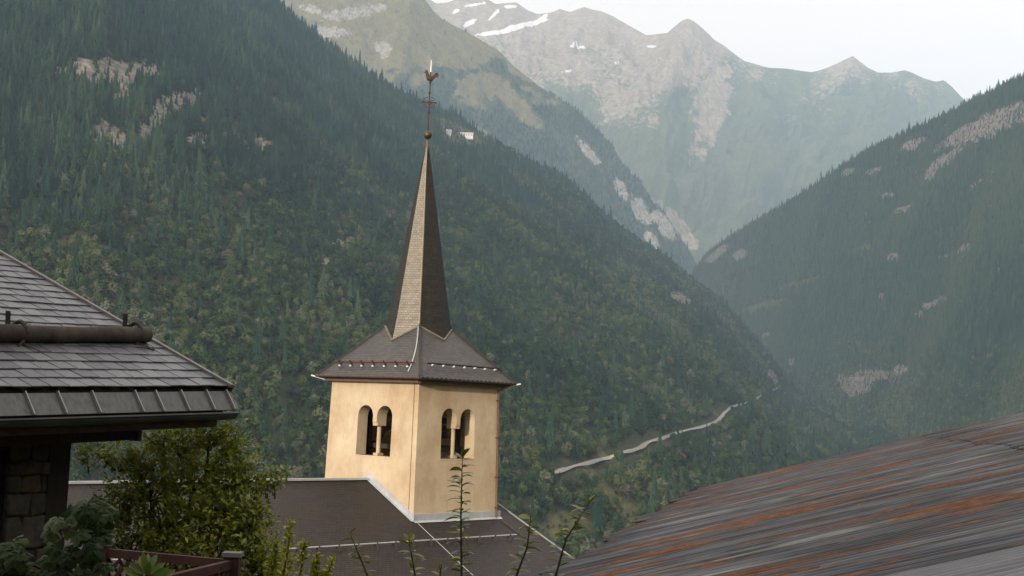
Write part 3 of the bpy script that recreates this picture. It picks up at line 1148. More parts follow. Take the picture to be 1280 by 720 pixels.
def ring(z, k=1.0):
    return [pr(-HW * k, -HL * k, z), pr(HW * k, -HL * k, z), pr(HW * k, HL * k, z), pr(-HW * k, HL * k, z)]


k_in = (ZAPEX - (Z_HIP + .6)) / (ZAPEX - ZE)
E0, E1 = ring(ZE), ring(Z_HIP + .6, k_in)
polys = [[E0[i], E0[(i + 1) % 4], E1[(i + 1) % 4], E1[i]] for i in range(4)]
slope_mesh('roof', polys, M_tower_slate, tower, thick=0.0)
# soffit board and fascia under the slates
sb = MB()
S0, S1 = ring(ZE - .02, .995), ring(ZE - .14, .985)
sb.add(S0 + S1, [(0, 1, 5, 4), (1, 2, 6, 5), (2, 3, 7, 6), (3, 0, 4, 7), (4, 5, 6, 7), (3, 2, 1, 0)])
sb.build('soffit', M_dark_guard, tower, fix=True)
cb = MB()
for q0, q1 in zip(ring(ZE - .2, .915), ring(ZE - .2, .915)[1:] + ring(ZE - .2, .915)[:1]):
    cb.bar(q0, q1, .12, .12)
cb.build('cornice', M_copper, tower)
for i in range(4):
    a_, b_ = ring(ZE - .05, 1.012)[i], ring(ZE - .05, 1.012)[(i + 1) % 4]
    g = MB()
    g.tube([a_, b_], .06, 8)
    n_ = 22
    gut = g.build('gutter', M_dark_metal, tower)
    if i in (3, 0):
        cl = MB()
        for k in range(n_):
            p = a_ + (b_ - a_) * (k + .5) / n_
            out = norm(np.cross(b_ - a_, Z))
            cl.box(p + out * .055 + Z * .03, norm(b_ - a_) * .05, out * .012, Z * .022)
        tag(cl.build('gutter_clip', M_copper if i == 3 else M_dark_guard, gut), kind='stuff')
# hip cover
for q0, q1 in zip(E0, E1):
    MB().bar(q0 + Z * .02, q1 + Z * .02, .12, .05).build('hip_cover', M_tower_slate, tower)
# lightning cable, wandering down the left roof plane
cab = [E0[0] * (1 - t) + E1[0] * t - V * (.12 + .35 * (1 - t) ** 2) * 1.0 + Z * .06 for t in np.linspace(0.02, .8, 8)]
hipu = lambda t: E0[0] * (1 - t) + E1[0] * t
cab = [hipu(t) - V * (0.10 + 0.75 * (1 - t) ** 3) + Z * .035 for t in np.linspace(0.06, .78, 9)]
MB().tube(cab, .028, 5).build('lightning_cable', M_zinc, tower)
# corner spouts
for (c_, dr) in ((3, -U * HW - V * HL), (1, U * HW + V * HL)):
    q = ring(ZE - .06)[c_]
    MB().tube([q - norm(dr) * .5 - Z * .18, q + norm(dr) * .28 + Z * .02], .035, 6).build('spout', M_white, tower)
# snow guards
rise = (Z_HIP + .6 - ZE)
for i in (3, 0):
    t = 0.165
    inset = 1 - (1 - k_in) * t
    zz = ZE + rise * t
    R_ = ring(zz, inset)
    a_, b_ = R_[i], R_[(i + 1) % 4]
    d_ = norm(b_ - a_)
    L_ = np.linalg.norm(b_ - a_)
    out = norm(np.cross(b_ - a_, Z))
    nrm = norm(Z * HL + out * rise)
    lo_, hi_ = a_ + d_ * .35, b_ - d_ * .25
    g = MB()
    g.bar(lo_ + nrm * .17, hi_ + nrm * .17, .05, .07, up=nrm)
    rail = g.build('snow_guard', M_red if i == 3 else M_dark_guard, tower)
    for k in range(7):
        p = lo_ + (hi_ - lo_) * (k + .45) / 7
        if i == 3:
            MB().bar(p - Z * .0, p + nrm * .26, .05, .05, up=d_).build('guard_bracket', M_dark_guard, rail).location = (0, 0, 0)
            MB().box(p + out * .12 - Z * .05, d_ * .032, out * .03, Z * .03).build('guard_foot', M_white, tower)
        else:
            MB().box(p + out * .10 + nrm * .08, d_ * .045, out * .05, nrm * .045).build('guard_foot', M_white, tower)
# spire
sp_dirs = []
for k in range(8):
    # corners over the hips and over the middles of the walls
    a_ = [(-1, -1), (0, -1.03), (1, -1), (1.03, 0), (1, 1), (0, 1.03), (-1, 1), (-1.03, 0)][k]
    d = norm(U * a_[0] - V * a_[1])
    sp_dirs.append(d)
ZSB = ZE + 0.5
sr = lambda z: (RS * (ZTIP - z) / (ZTIP - Z_HIP)) * (1 + 0.10 * max(0, (Z_HIP + .9 - z) / (Z_HIP + .9 - ZSB)) ** 2)
levels = [ZSB, Z_HIP - .5, Z_HIP + .2, Z_HIP + .9, ZTIP]
for k in range(8):
    d0, d1 = sp_dirs[k], sp_dirs[(k + 1) % 8]
    polys = []
    for z0, z1 in zip(levels[:-1], levels[1:]):
        p = [ctr + d0 * sr(z0) + Z * z0, ctr + d1 * sr(z0) + Z * z0, ctr + d1 * max(sr(z1), .04) + Z * z1, ctr + d0 * max(sr(z1), .04) + Z * z1]
        polys.append(p)
    pale = k == 7  # one face has a paler slate colour than the rest
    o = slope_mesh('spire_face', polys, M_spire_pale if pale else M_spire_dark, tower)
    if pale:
        tag(o, 'pale slate face of the spire')
# lead strips where the spire meets the roof and up its edges
for k in range(8):
    P0 = []
    for d in (sp_dirs[k], sp_dirs[(k + 1) % 8]):
        # meeting height: roof height at radius r in direction d
        lo, hi = ZE, Z_HIP + .5
        for _ in range(40):
            m = (lo + hi) / 2
            q = d * sr(m)
            kk = max(abs(q @ U) / HW, abs(q @ V) / HL)
            zr_ = ZAPEX - (ZAPEX - ZE) * kk
            if zr_ > m:
                lo = m
            else:
                hi = m
        P0.append(ctr + d * (sr(lo) + .02) + Z * (lo + .02))
    MB().bar(P0[0], P0[1], .09, .07).build('flashing', M_moss, tower)
MB().bar(ctr + sp_dirs[0] * (sr(Z_HIP) + .005) + Z * (Z_HIP + .05), ctr + sp_dirs[0] * .06 + Z * (ZTIP - .3), .06, .03, up=V).build('edge_strip', M_spire_strip, tower)
# finial: cap, ball, rod, cross, cock
MB().tube([ctr + Z * (ZTIP - .7), ctr + Z * (ZTIP + .05)], [.13, .055], 8).build('spire_cap', M_copper, tower)
zb_ = z_at(0, 168.5, ctr)
MB().sphere(ctr + Z * zb_, .205, 16, 10).build('finial_ball', M_bronze, tower, smooth=True)
zt_ = z_at(0, 90, ctr)
MB().tube([ctr + Z * (ZTIP), ctr + Z * zt_], [.035, .026], 8).build('finial_rod', M_iron, tower)
MB().tube([ctr + Z * zt_, ctr + Z * z_at(0, 75, ctr)], [.035, .02], 6).build('rod_tip', M_steel, tower)
zc_ = z_at(0, 128, ctr)
xb = MB()
xd = norm(np.array([1, 0.1, 0]))
xb.bar(ctr - xd * .30 + Z * zc_, ctr + xd * .30 + Z * zc_, .04, .05)
for sx in (-1, 1):
    for sz in (-1, 1):
        pts = [ctr + xd * sx * (.05 + .18 * math.sin(t)) + Z * (zc_ + sz * (.05 + .2 * t / 3)) for t in np.linspace(0, 3.0, 7)]
        xb.tube(pts, .014, 5)
    xb.sphere(ctr + xd * sx * .31 + Z * zc_, .045, 6, 4)
for dz in (.45, .95, -.5):
    xb.sphere(ctr + Z * (zc_ + dz), .06, 8, 5)
tag(xb.build('finial_cross', M_iron, tower), kind='stuff')
# weathercock, cut from plate 6 cm thick with a rounded body
zk = z_at(0, 97, ctr)
sh = [(-.10, -.12), (-.02, -.20), (.06, -.20), (.16, -.08), (.26, .02), (.38, .06), (.42, .16), (.34, .25), (.24, .22), (.16, .12), (.05, .06), (-.06, .10),
      (-.13, .22), (-.15, .32), (-.21, .36), (-.28, .34), (-.27, .27), (-.35, .25), (-.27, .20), (-.24, .05), (-.18, -.05)]
ck = MB()
yd = np.cross(Z, xd)
ck.prism([ctr + xd * x * .92 + Z * (zk + y) - yd * .03 for x, y in sh], yd * .06)
ck.sphere(ctr - xd * .02 + Z * (zk - .05), .13, 10, 8, (1.3, .7, .9))
ck.build('weathercock', M_iron, tower)
# downpipe at the right-hand corner
dp = MB()
pz = lambda z: tw(WR - .16, -.08, z)
dp.tube([pr(HW - .2, -HL + .02, ZE - .08), pz(ZT - .25) + V * .02, pz(ZT - .5), pz(-2), pz(ZB - .15), pz(ZB - .28) + V * .2], .055, 8)
dpo = dp.build('downpipe', M_copper, tower)
for zz in (.5, -1.2, -3.0, -4.4):
    MB().box(pz(zz), U * .075, V * .075, Z * .025).build('pipe_bracket', M_dark_metal, dpo)
# lightning strip down the near corner of the left wall
MB().bar(tw(0, .28, ZT) - U * .012, tw(0, .28, ZB + .2) - U * .012, .03, .012, up=V).build('lightning_strip', M_moss, tower)
# edge quoin strip and string under the left eave
MB().bar(tw(0, .0, ZT - .06) - U * .03, tw(0, WL, ZT - .06) - U * .03, .06, .07).build('string_course', M_render, tower)

# ------------------------------------------------------------------ nave
SLN = (ZRIDGE - ZB) / (WL / 2)
A0 = BAT * ZB            # the wall foot stands this far in front of the ridge's end plane
R0 = tw(0, WL / 2, 0) * np.array([1, 1, 0]) + Z * ZRIDGE     # ridge meets the tower's left wall
nave = thing('church_nave', tuple(R0 - U * 11 - Z * 12), 'low church nave under a dark slate roof, built against the bell tower', 'church')


def np_(a, b):
    """a along U from the tower's left wall, b out from the ridge towards the viewer"""
    return R0 + U * a + V * b - Z * SLN * abs(b)


def plane_hit(px_, py_):
    d = ray(px_, py_)
    nrm = np.cross(U, V - Z * SLN)
    t = (R0 @ nrm) / (d @ nrm)
    q = d * t - R0
    return q @ U, q @ V


a1, b1 = plane_hit(627, 633.5)
a2, b2 = plane_hit(707, 691.5)
print('hip', a1, b1, a2, b2, 'snow', plane_hit(335.5, 688), plane_hit(645, 677))
BE = 9.6
sl = (a2 - a1) / (b2 - b1)
aR, aE = a1 - sl * b1, a1 + sl * (BE - b1)
LN = 24.0
slope_mesh('roof', [[np_(-LN, BE), np_(aE, BE), np_(aR, 0), np_(-LN, 0)],
                    [np_(aE, -BE), np_(-LN, -BE), np_(-LN, 0), np_(aR, 0)],
                    [np_(aE, BE), np_(aE, -BE), np_(aR, 0)]], M_nave_slate, nave, thick=0.12)
MB().bar(np_(-LN, 0) + Z * .03, np_(A0, 0) + Z * .03, .26, .09).build('ridge_cap', M_zinc, nave)
MB().bar(np_(aR, 0) + Z * .02, np_(aE, BE) + Z * .02, .09, .05).build('hip_cap', M_hip, nave)
# flashings: raking along the left wall, level along the right wall
nrm_n = norm(np.cross(V - Z * SLN, U))
if nrm_n[2] < 0:
    nrm_n = -nrm_n


def wall_k(z):
    return BAT * (z - ZB)


fb = MB()
for sgn in (-1, 1):
    p0 = np_(wall_k(ZRIDGE) + A0, 0)
    p1 = np_(A0, sgn * WL / 2 * 1.0)
    if sgn > 0:
        p1 = np_(A0, WL / 2 + .06)
    hgt = .30
    q = [p0 - U * .025, p1 - U * .025, p1 - U * .025 + Z * hgt, p0 - U * .025 + Z * hgt]
    fb.prism(q if sgn > 0 else q[::-1], U * .06)
    q2 = [p0 - U * .03 + nrm_n * .02, p1 - U * .03 + nrm_n * .02, p1 - U * .17 + nrm_n * .02, p0 - U * .17 + nrm_n * .02]
    if sgn > 0:
        fb.prism(q2, nrm_n * .012)
fb.build('raking_flashing', M_zinc, nave, fix=True)
fb = MB()
bw = WL / 2
p0, p1 = np_(A0 - .03, bw + .03), np_(WR + .10, bw + .03)
fb.prism([p0, p1, p1 + Z * .30, p0 + Z * .30], -V * .08)
fb.prism([np_(A0 - .03, bw + .031) + nrm_n * .02, np_(WR + .1, bw + .031) + nrm_n * .02, np_(WR + .1, bw + .17) + nrm_n * .02, np_(A0 - .03, bw + .17) + nrm_n * .02], nrm_n * .012)
fb.build('level_flashing', M_zinc, nave, fix=True)
# the cable running down the slates from the tower's near corner
MB().tube([np_(0.0, bw + .2) + nrm_n * .03, np_(-.1, BE - .1) + nrm_n * .03], .013, 5).build('lightning_cable', M_zinc, nave)
# stain-dark gutter line under the downpipe
MB().tube([np_(WR - .1, bw + .25) + nrm_n * .02, np_(WR + .15, bw + 1.9) + nrm_n * .02], .035, 6).build('drain_pipe', M_dark_metal, nave)
# snow guard rail along the roof
sa, sbv = plane_hit(335.5, 688)
_, sb2 = plane_hit(645, 677)
bg_ = (sbv + sb2) / 2
ae_, as_ = plane_hit(648, 677)[0], -LN + .5
rail = MB().tube([np_(as_, bg_) + nrm_n * .2, np_(ae_, bg_) + nrm_n * .2], .030, 6).build('snow_rail', M_zinc, nave)
for k in range(int((ae_ - as_) / 1.03)):
    a_ = ae_ - .45 - k * 1.03
    p = np_(a_, bg_)
    up_s = norm(Z * SLN - V)
    m = MB().bar(p + nrm_n * .02 - up_s * .22, p + nrm_n * .26, .04, .05, up=nrm_n)
    m.bar(p + nrm_n * .25 + up_s * .03, p + nrm_n * .02 + up_s * .05, .04, .04, up=up_s)
    b = m.build('rail_bracket', M_dark_metal, rail)
    b.location = (0, 0, 0)
# nave walls
wz = np_(0, BE - .6)[2]
wl = MB()
c0 = [np_(-LN + .6, BE - .7), np_(aE - .9, BE - .7), np_(aE - .9, -BE + .7), np_(-LN + .6, -BE + .7)]
c0 = [np.array([q[0], q[1], wz]) for q in c0]
c1 = [np.array([q[0], q[1], -22]) for q in c0]
wl.add(c0 + c1, [(0, 1, 5, 4), (1, 2, 6, 5), (2, 3, 7, 6), (3, 0, 4, 7)])
wl.build('wall', M_render, nave, fix=True)
gw = [np_(-LN + .6, BE - .7), np_(-LN + .6, -BE + .7), np_(-LN + .6, 0) - Z * .2]
MB().prism(gw, U * .4).build('gable_wall', M_render, nave, fix=True)

# ------------------------------------------------------------------ chalet on the left
E_ = at(288, 486, 15.0)
W_ = at(0, 488.3, 12.3)
EL = np.linalg.norm(E_ - W_)
EX = (E_ - W_) / EL                                      # along the eave, to the right
WH = norm(np.array([-EX[1], EX[0], 0]))                  # horizontally up the slope
PA = math.radians(22.5)
US = WH * math.cos(PA) + Z * math.sin(PA)
US = norm(US - EX * (US @ EX))
NR = norm(np.cross(EX, US))
chalet = thing('chalet', tuple(E_ - EX * 2 - Z * 4.7), 'dark slate roofed chalet with a snow log and a stone pillar', 'house')
M_slate_near = NT('roof_slate', 0.42, 0.5)
_co = M_slate_near.coord('Object')
_oi = M_slate_near.n('ObjectInfo')
_n = M_slate_near.noise(_co, 9, 6, 0.65)
_n4 = M_slate_near.noise(M_slate_near.coord('Object', (1, 6, 1)), 20, 5, 0.7)
_f = M_slate_near.math('ADD', M_slate_near.math('MULTIPLY', _n, 0.45), M_slate_near.math('MULTIPLY', _oi.outputs['Random'], 0.55))
M_slate_near.base(M_slate_near.ramp(_f, [(0.2, (0.060, 0.064, 0.075)), (0.5, (0.094, 0.098, 0.113)), (0.85, (0.142, 0.146, 0.162))]))
M_slate_near.bump(_n4, 0.25, 0.01)
M_slate_near = M_slate_near.mat
M_roofbase = mat_simple('roof_underlay', (0.012, 0.012, 0.014), (0.03, 0.03, 0.032), 4)
M_log = mat_simple('snow_log_wood', (0.028, 0.022, 0.018), (0.082, 0.066, 0.052), 5, 0.85, 0.2, stretch=(1, 1, 1), bump=0.5, dist=0.02)
M_apron = NT('green_grey_zinc', 0.42, 0.5, 0.35)
_nv = M_apron.noise(M_apron.coord('Object', (9, 9, 1.0)), 2.2, 5, 0.6)
_nb = M_apron.noise(M_apron.coord('Object'), 1.4, 4)
_ca = M_apron.ramp(_nv, [(0.3, (0.045, 0.052, 0.050)), (0.7, (0.11, 0.12, 0.113))])
M_apron.base(M_apron.mix(M_apron.ramp(_nb, [(0.35, 0.0), (0.7, 0.5)]), _ca, (0.09, 0.085, 0.085)))
M_apron = M_apron.mat
M_seam = mat_simple('seam_zinc', (0.20, 0.21, 0.21), (0.30, 0.31, 0.31), 6, 0.4, 0.5, 0.3)
M_verge = mat_simple('verge_zinc', (0.11, 0.102, 0.10), (0.18, 0.168, 0.16), 5, 0.5, 0.4)
M_brown = mat_simple('brown_fascia', (0.05, 0.03, 0.018), (0.10, 0.062, 0.035), 5, 0.8, stretch=(1, 1, 4))
M_darkwood = mat_simple('dark_timber', (0.016, 0.012, 0.011), (0.036, 0.028, 0.024), 5, 0.8, stretch=(5, 5, 1))
M_stone = mat_simple('rubble_stone', (0.030, 0.028, 0.026), (0.085, 0.078, 0.068), 7, 0.9, 0.2, bump=0.6, dist=0.02, rnd=0.7)
M_stone_warm = mat_simple('warm_stone', (0.07, 0.052, 0.03), (0.13, 0.098, 0.055), 7, 0.9, 0.2, bump=0.6, dist=0.02, rnd=0.4)
M_mortar = mat_simple('mortar', (0.022, 0.021, 0.02), (0.045, 0.042, 0.04), 9, 0.95, 0.1)


def rp(s, t, h=0.0):
    """chalet roof: s along the eave from its right end (leftwards negative), t up the slope, h off it"""
    return E_ + EX * s + US * t + NR * h


RT_T, RT_S = 6.2, -7.5
b = MB()
b.prism([rp(RT_S, 0.02, -.02), rp(-.02, 0.02, -.02), rp(-.02, RT_T, -.02), rp(RT_S, RT_T, -.02)], -NR * .16)
roof_c = b.build('roof', M_roofbase, chalet)
# slates, each its own piece: twelve shapes shared between them
ROWH, SLW = 0.205, 0.225
shapes = []
for k in range(10):
    r = random.Random(40 + k)
    w, h, th = SLW * r.uniform(.93, .965), 0.40, r.uniform(.008, .012)
    j = lambda q=.006: r.uniform(-q, q)
    vs = [(-w / 2 + j(), j(.008), 0), (w / 2 + j(), j(.008), 0), (w / 2, h, 0), (-w / 2, h, 0)]
    vs += [(x, y, th) for x, y, _ in vs]
    vs[4] = (vs[4][0] + .004, vs[4][1] + .003, th)
    vs[5] = (vs[5][0] - .004, vs[5][1] + .003, th)
    shapes.append(MB().add(vs, [(3, 2, 1, 0), (4, 5, 6, 7), (0, 1, 5, 4), (1, 2, 6, 5), (2, 3, 7, 6), (3, 0, 4, 7)]).mesh('slate', M_slate_near))
hook = MB().box((0, -.004, .010), (.004, 0, 0), (0, .010, 0), (0, 0, .006)).mesh('hook', M_zinc)
cnt = 0
hooks = MB()
for row in range(int(4.9 / ROWH)):
    t = row * ROWH
    sh_ = (row % 2) * SLW / 2 + random.uniform(-.015, .015)
    k = 0
    while True:
        s = -SLW / 2 - k * SLW + sh_ - 0.04
        k += 1
        pxy = project(rp(s + SLW, t))
        if pxy[0] < -40 or s < RT_S:
            break
        if s > -.06:
            s = -.10
        tilt = math.radians(3.6 + random.uniform(-.5, .7))
        yaw = random.uniform(-.012, .012)
        up2 = norm(US * math.cos(tilt) - NR * math.sin(tilt) + EX * yaw)
        x2 = norm(EX - up2 * (EX @ up2))
        n2 = np.cross(x2, up2)
        p = rp(s, t, .033 + random.uniform(0, .004)) + up2 * 0.0
        child('slate', random.choice(shapes), roof_c, frame(p, x2, up2, n2))
        hooks.box(p + n2 * .021 - up2 * .006, x2 * .010, up2 * .016, n2 * .005)
        cnt += 1
print('slates', cnt)
hk = hooks.build('slate_hooks', M_seam, roof_c)
hk.name = 'slate_hook'
hk.location = -chalet.location
tag(hk, kind='stuff')
# verge trim
vb = MB()
vb.bar(rp(-.03, -.03, .045), rp(-.03, RT_T, .045), .05, .04, up=NR)
vb.bar(rp(.002, -.03, -.03), rp(.002, RT_T, -.03), .015, .16, up=NR)
vb.build('verge_trim', M_verge, chalet)
# snow log with its straps: from the picture
sL = 1e9


def roof_hit(px_, py_, h=0.0):
    d = ray(px_, py_)
    o = E_ + NR * h
    t = (o @ NR) / (d @ NR)
    q = d * t - E_
    return q @ EX, q @ US


lr = 0.088
s1, t1 = roof_hit(184, 419, lr + .03)
s0, t0 = roof_hit(0, 417, lr + .03)
tl = (t1 + t0) / 2
print('log', s0, t0, s1, t1)
lg = MB()
nseg = 14
pts = [rp(s1 + (RT_S + .3 - s1) * k / nseg, t1 + (t0 - t1) * (s1 + (RT_S + .3 - s1) * k / nseg - s1) / (s0 - s1), lr + .03 + .008 * math.sin(k * 1.7)) for k in range(nseg + 1)]
rad = [lr * (1 + .05 * math.sin(k * 2.3) + .03 * math.sin(k * 5.1)) for k in range(nseg + 1)]
rad[0] *= .93
lg.tube(pts, rad, 14)
log_o = lg.build('snow_log', M_log, chalet, smooth=True)
for pxs in (22, 167):
    s_, t_ = roof_hit(pxs, 419, lr)
    ring_ = []
    for k in range(9):
        a_ = math.radians(-50 + 200 * k / 8)
        ring_.append(rp(s_ + .02 * (k - 4) / 4, t_ - math.cos(a_) * (lr + .02) * 1, lr + .03 + math.sin(a_) * (lr + .02)))
    st = MB()
    st.bar(rp(s_ - .07, t_ + lr * .9, lr * 1.2), rp(s_ - .09, t_ + lr * 1.5, lr * 3.3), .05, .02, up=EX)
    st.tube([rp(s_ + .05, t_ - .30, .03)] + ring_ + [rp(s_ - .02, t_ + .25, .03)], .024, 6)
    st.tube([rp(s_ - .10, t_ - .16, .03), rp(s_ - .02, t_ - .12, lr * .8), rp(s_ + .01, t_ - lr * .6, lr * 1.9)], .02, 6)
    st.build('log_strap', M_dark_guard, log_o).location = (0, 0, 0)

# eave apron with standing seams, gutter, fascia
AB = math.radians(57)
AD = norm(-WH * math.cos(AB) - Z * math.sin(AB))
AD = norm(AD - EX * (AD @ EX))
AN = np.cross(EX, -AD)
E2 = E_ - US * .015 + NR * -.02


def seam_len():
    lo, hi = .05, 1.2
    for _ in range(40):
        m = (lo + hi) / 2
        if project(E2 - EX * .1 + AD * m)[1] < 512:
            lo = m
        else:
            hi = m
    return lo


AL = seam_len()
print('apron', AL)
ap = lambda s, t, h=0.0: E2 + EX * s + AD * t + AN * h
apr = MB().prism([ap(RT_S, 0), ap(0, 0), ap(0, AL), ap(RT_S, AL)], -AN * .02).build('eave_apron', M_apron, chalet)


def apron_hit(px_, py_):
    d = ray(px_, py_)
    t = (E2 @ AN) / (d @ AN)
    return (d * t - E2) @ EX


for px_ in (-60, -12, 34, 75, 118, 172, 198, 230, 262, 287):
    s_ = apron_hit(px_, 500)
    MB().bar(ap(s_, -.01, .012), ap(s_, AL, .012), .014, .028, up=AN).build('seam', M_seam, apr).location = (0, 0, 0)
# gutter: half round, open on top
gt = MB()
gc = lambda s: ap(s, AL + .01) - WH * .055 - Z * .02
prof = [(math.cos(a), math.sin(a)) for a in np.linspace(math.pi, 2 * math.pi, 9)]
vs, fs = [], []
for s_ in (RT_S, -.17):
    for rr in (.075, .068):
        for c, sn in prof:
            vs.append(gc(s_) - WH * rr * c * -1 + Z * rr * sn)
n = len(prof)
for i in range(n - 1):
    fs += [(i, i + 1, 2 * n + i + 1, 2 * n + i), (n + i + 1, n + i, 3 * n + i, 3 * n + i + 1)]
fs += [(0, 2 * n, 3 * n, n), (n - 1, 2 * n - 1, 4 * n - 1, 3 * n - 1)]
fs.append(tuple(range(2 * n, 3 * n)))
gt.add(vs, fs)
gt.tube([gc(RT_S) - WH * .075, gc(-.17) - WH * .075], .011, 6)
M_gut = mat_simple('zinc_gutter', (0.03, 0.036, 0.037), (0.065, 0.072, 0.072), 3, 0.4, 0.5, 0.3)
gt.build('gutter', M_gut, chalet, fix=True)
fa = MB()
fa.box(ap((RT_S - .3) / 2, AL) + WH * .06 - Z * .085, EX * (abs(RT_S) - .3) / 2, WH * .02, Z * .095)
fa.build('fascia', M_brown, chalet)
# soffit and rafters under the roof
so = MB()
q = ap(0, AL) + WH * .085 - Z * .04
so.prism([q + EX * RT_S, q + EX * -.16, q + EX * -.16 + US * 4.5, q + EX * RT_S + US * 4.5], Z * .03)
so.build('soffit', M_darkwood, chalet)


# purlin whose end shows beside the post
def level_hit(px_, py_, off):
    """point seen at px, py on the upright plane 'off' behind the gutter line"""
    o = ap(0, AL) + WH * off
    d = ray(px_, py_)
    return d * ((o @ WH) / (d @ WH))


p1 = level_hit(169, 538.5, .35)
p0 = p1 + EX * RT_S
MB().bar(p0, p1 - EX * .04, .16, .17).build('purlin', M_darkwood, chalet)
MB().bar(p1 - EX * .04, p1, .18, .2).build('purlin_cap', mat_simple('grey_end_grain', (0.07, 0.07, 0.07), (0.12, 0.12, 0.12), 8), chalet)
# post and stone pillar
OFF = 0.75
FN = -WH                                                # out of the wall
pt = level_hit(75, 560, OFF)
ptb = pt[2]
post_w = np.linalg.norm(level_hit(88, 560, OFF) - level_hit(62, 560, OFF))
MB().box(np.array([pt[0], pt[1], -2.15]) + WH * .1, norm(EX * [1, 1, 0]) * post_w / 2, WH * .11, Z * 2.35).build('post', M_darkwood, chalet)
EXH = norm(EX * np.array([1, 1, 0]))
pl0, pl1 = level_hit(9, 600, OFF), level_hit(61, 600, OFF)
cpl = (pl0 + pl1) / 2
hw = np.linalg.norm((pl1 - pl0)[:2]) / 2
pil = MB().box(np.array([cpl[0], cpl[1], -2.2]) + WH * .30, EXH * hw, WH * .28, Z * 2.4).build('stone_pillar', M_mortar, chalet)
random.seed(21)
zc = .05
while zc > -2.6:
    rh = random.uniform(.08, .34)
    x = -hw
    while x < hw - .02:
        w = min(random.uniform(.14, .42), hw - x)
        if hw - (x + w) < .07:
            w = hw - x
        c = np.array([cpl[0], cpl[1], zc - rh / 2]) + EXH * (x + w / 2) + WH * .02
        nn = random.choice((6, 7, 8))
        ph = random.uniform(0, 1)
        vs, fs = [], []
        d_ = random.uniform(.015, .05)
        for lay, (sc_, dd) in enumerate(((1.0, 0.0), (.97, .7), (.84, 1.0))):
            for k in range(nn):
                a_ = 2 * math.pi * (k + ph) / nn
                ca, sa = math.cos(a_), math.sin(a_)
                e = 0.32
                xx = math.copysign(abs(ca) ** e, ca) * (w / 2 - .003) * sc_ * (1 + .10 * math.sin(k * 3.7 + x * 19))
                zz = math.copysign(abs(sa) ** e, sa) * (rh / 2 - .002) * sc_ * (1 + .13 * math.sin(k * 2.9 + zc * 17 + x * 5))
                vs.append(c + EXH * xx + Z * zz + FN * (d_ * dd + .0))
        for lay in range(2):
            for k in range(nn):
                k2 = (k + 1) % nn
                fs.append((lay * nn + k, lay * nn + k2, (lay + 1) * nn + k2, (lay + 1) * nn + k))
        fs.append(tuple(2 * nn + k for k in range(nn)))
        MB().add(vs, fs).build('stone', M_stone_warm if random.random() < .16 else M_stone, pil, fix=True).location = (0, 0, 0)
        x += w
    zc -= rh
# timber wall further left and the dark wall behind
wl0 = level_hit(8, 600, OFF)
MB().box(np.array([wl0[0], wl0[1], -2.1]) - EXH * 2.0 + WH * .22, EXH * 1.99, WH * .15, Z * 2.4).build('timber_wall', M_darkwood, chalet)
MB().box(np.array([pt[0], pt[1], -2.1]) - EXH * 2.6 + WH * 2.2, EXH * 2.5, WH * 1.6, Z * 2.3).build('wall', M_darkwood, chalet)

# ------------------------------------------------------------------ rusty corrugated roof on the right
MA = math.radians(12.4)
ME = np.array([math.sin(MA), math.cos(MA), 0])          # along the eave, away
MH = np.array([ME[1], -ME[0], 0])                       # horizontally up the slope
MP = math.radians(15.8)
MU = MH * math.cos(MP) + Z * math.sin(MP)
MN = np.cross(MU, ME) * -1
if MN[2] < 0:
    MN = -MN
FAR = at(870, 612, 20.4)
barn = thing('barn', tuple(FAR - ME * 9 - Z * 4.0), 'long barn roofed with rusty corrugated metal sheets in the right foreground', 'barn')


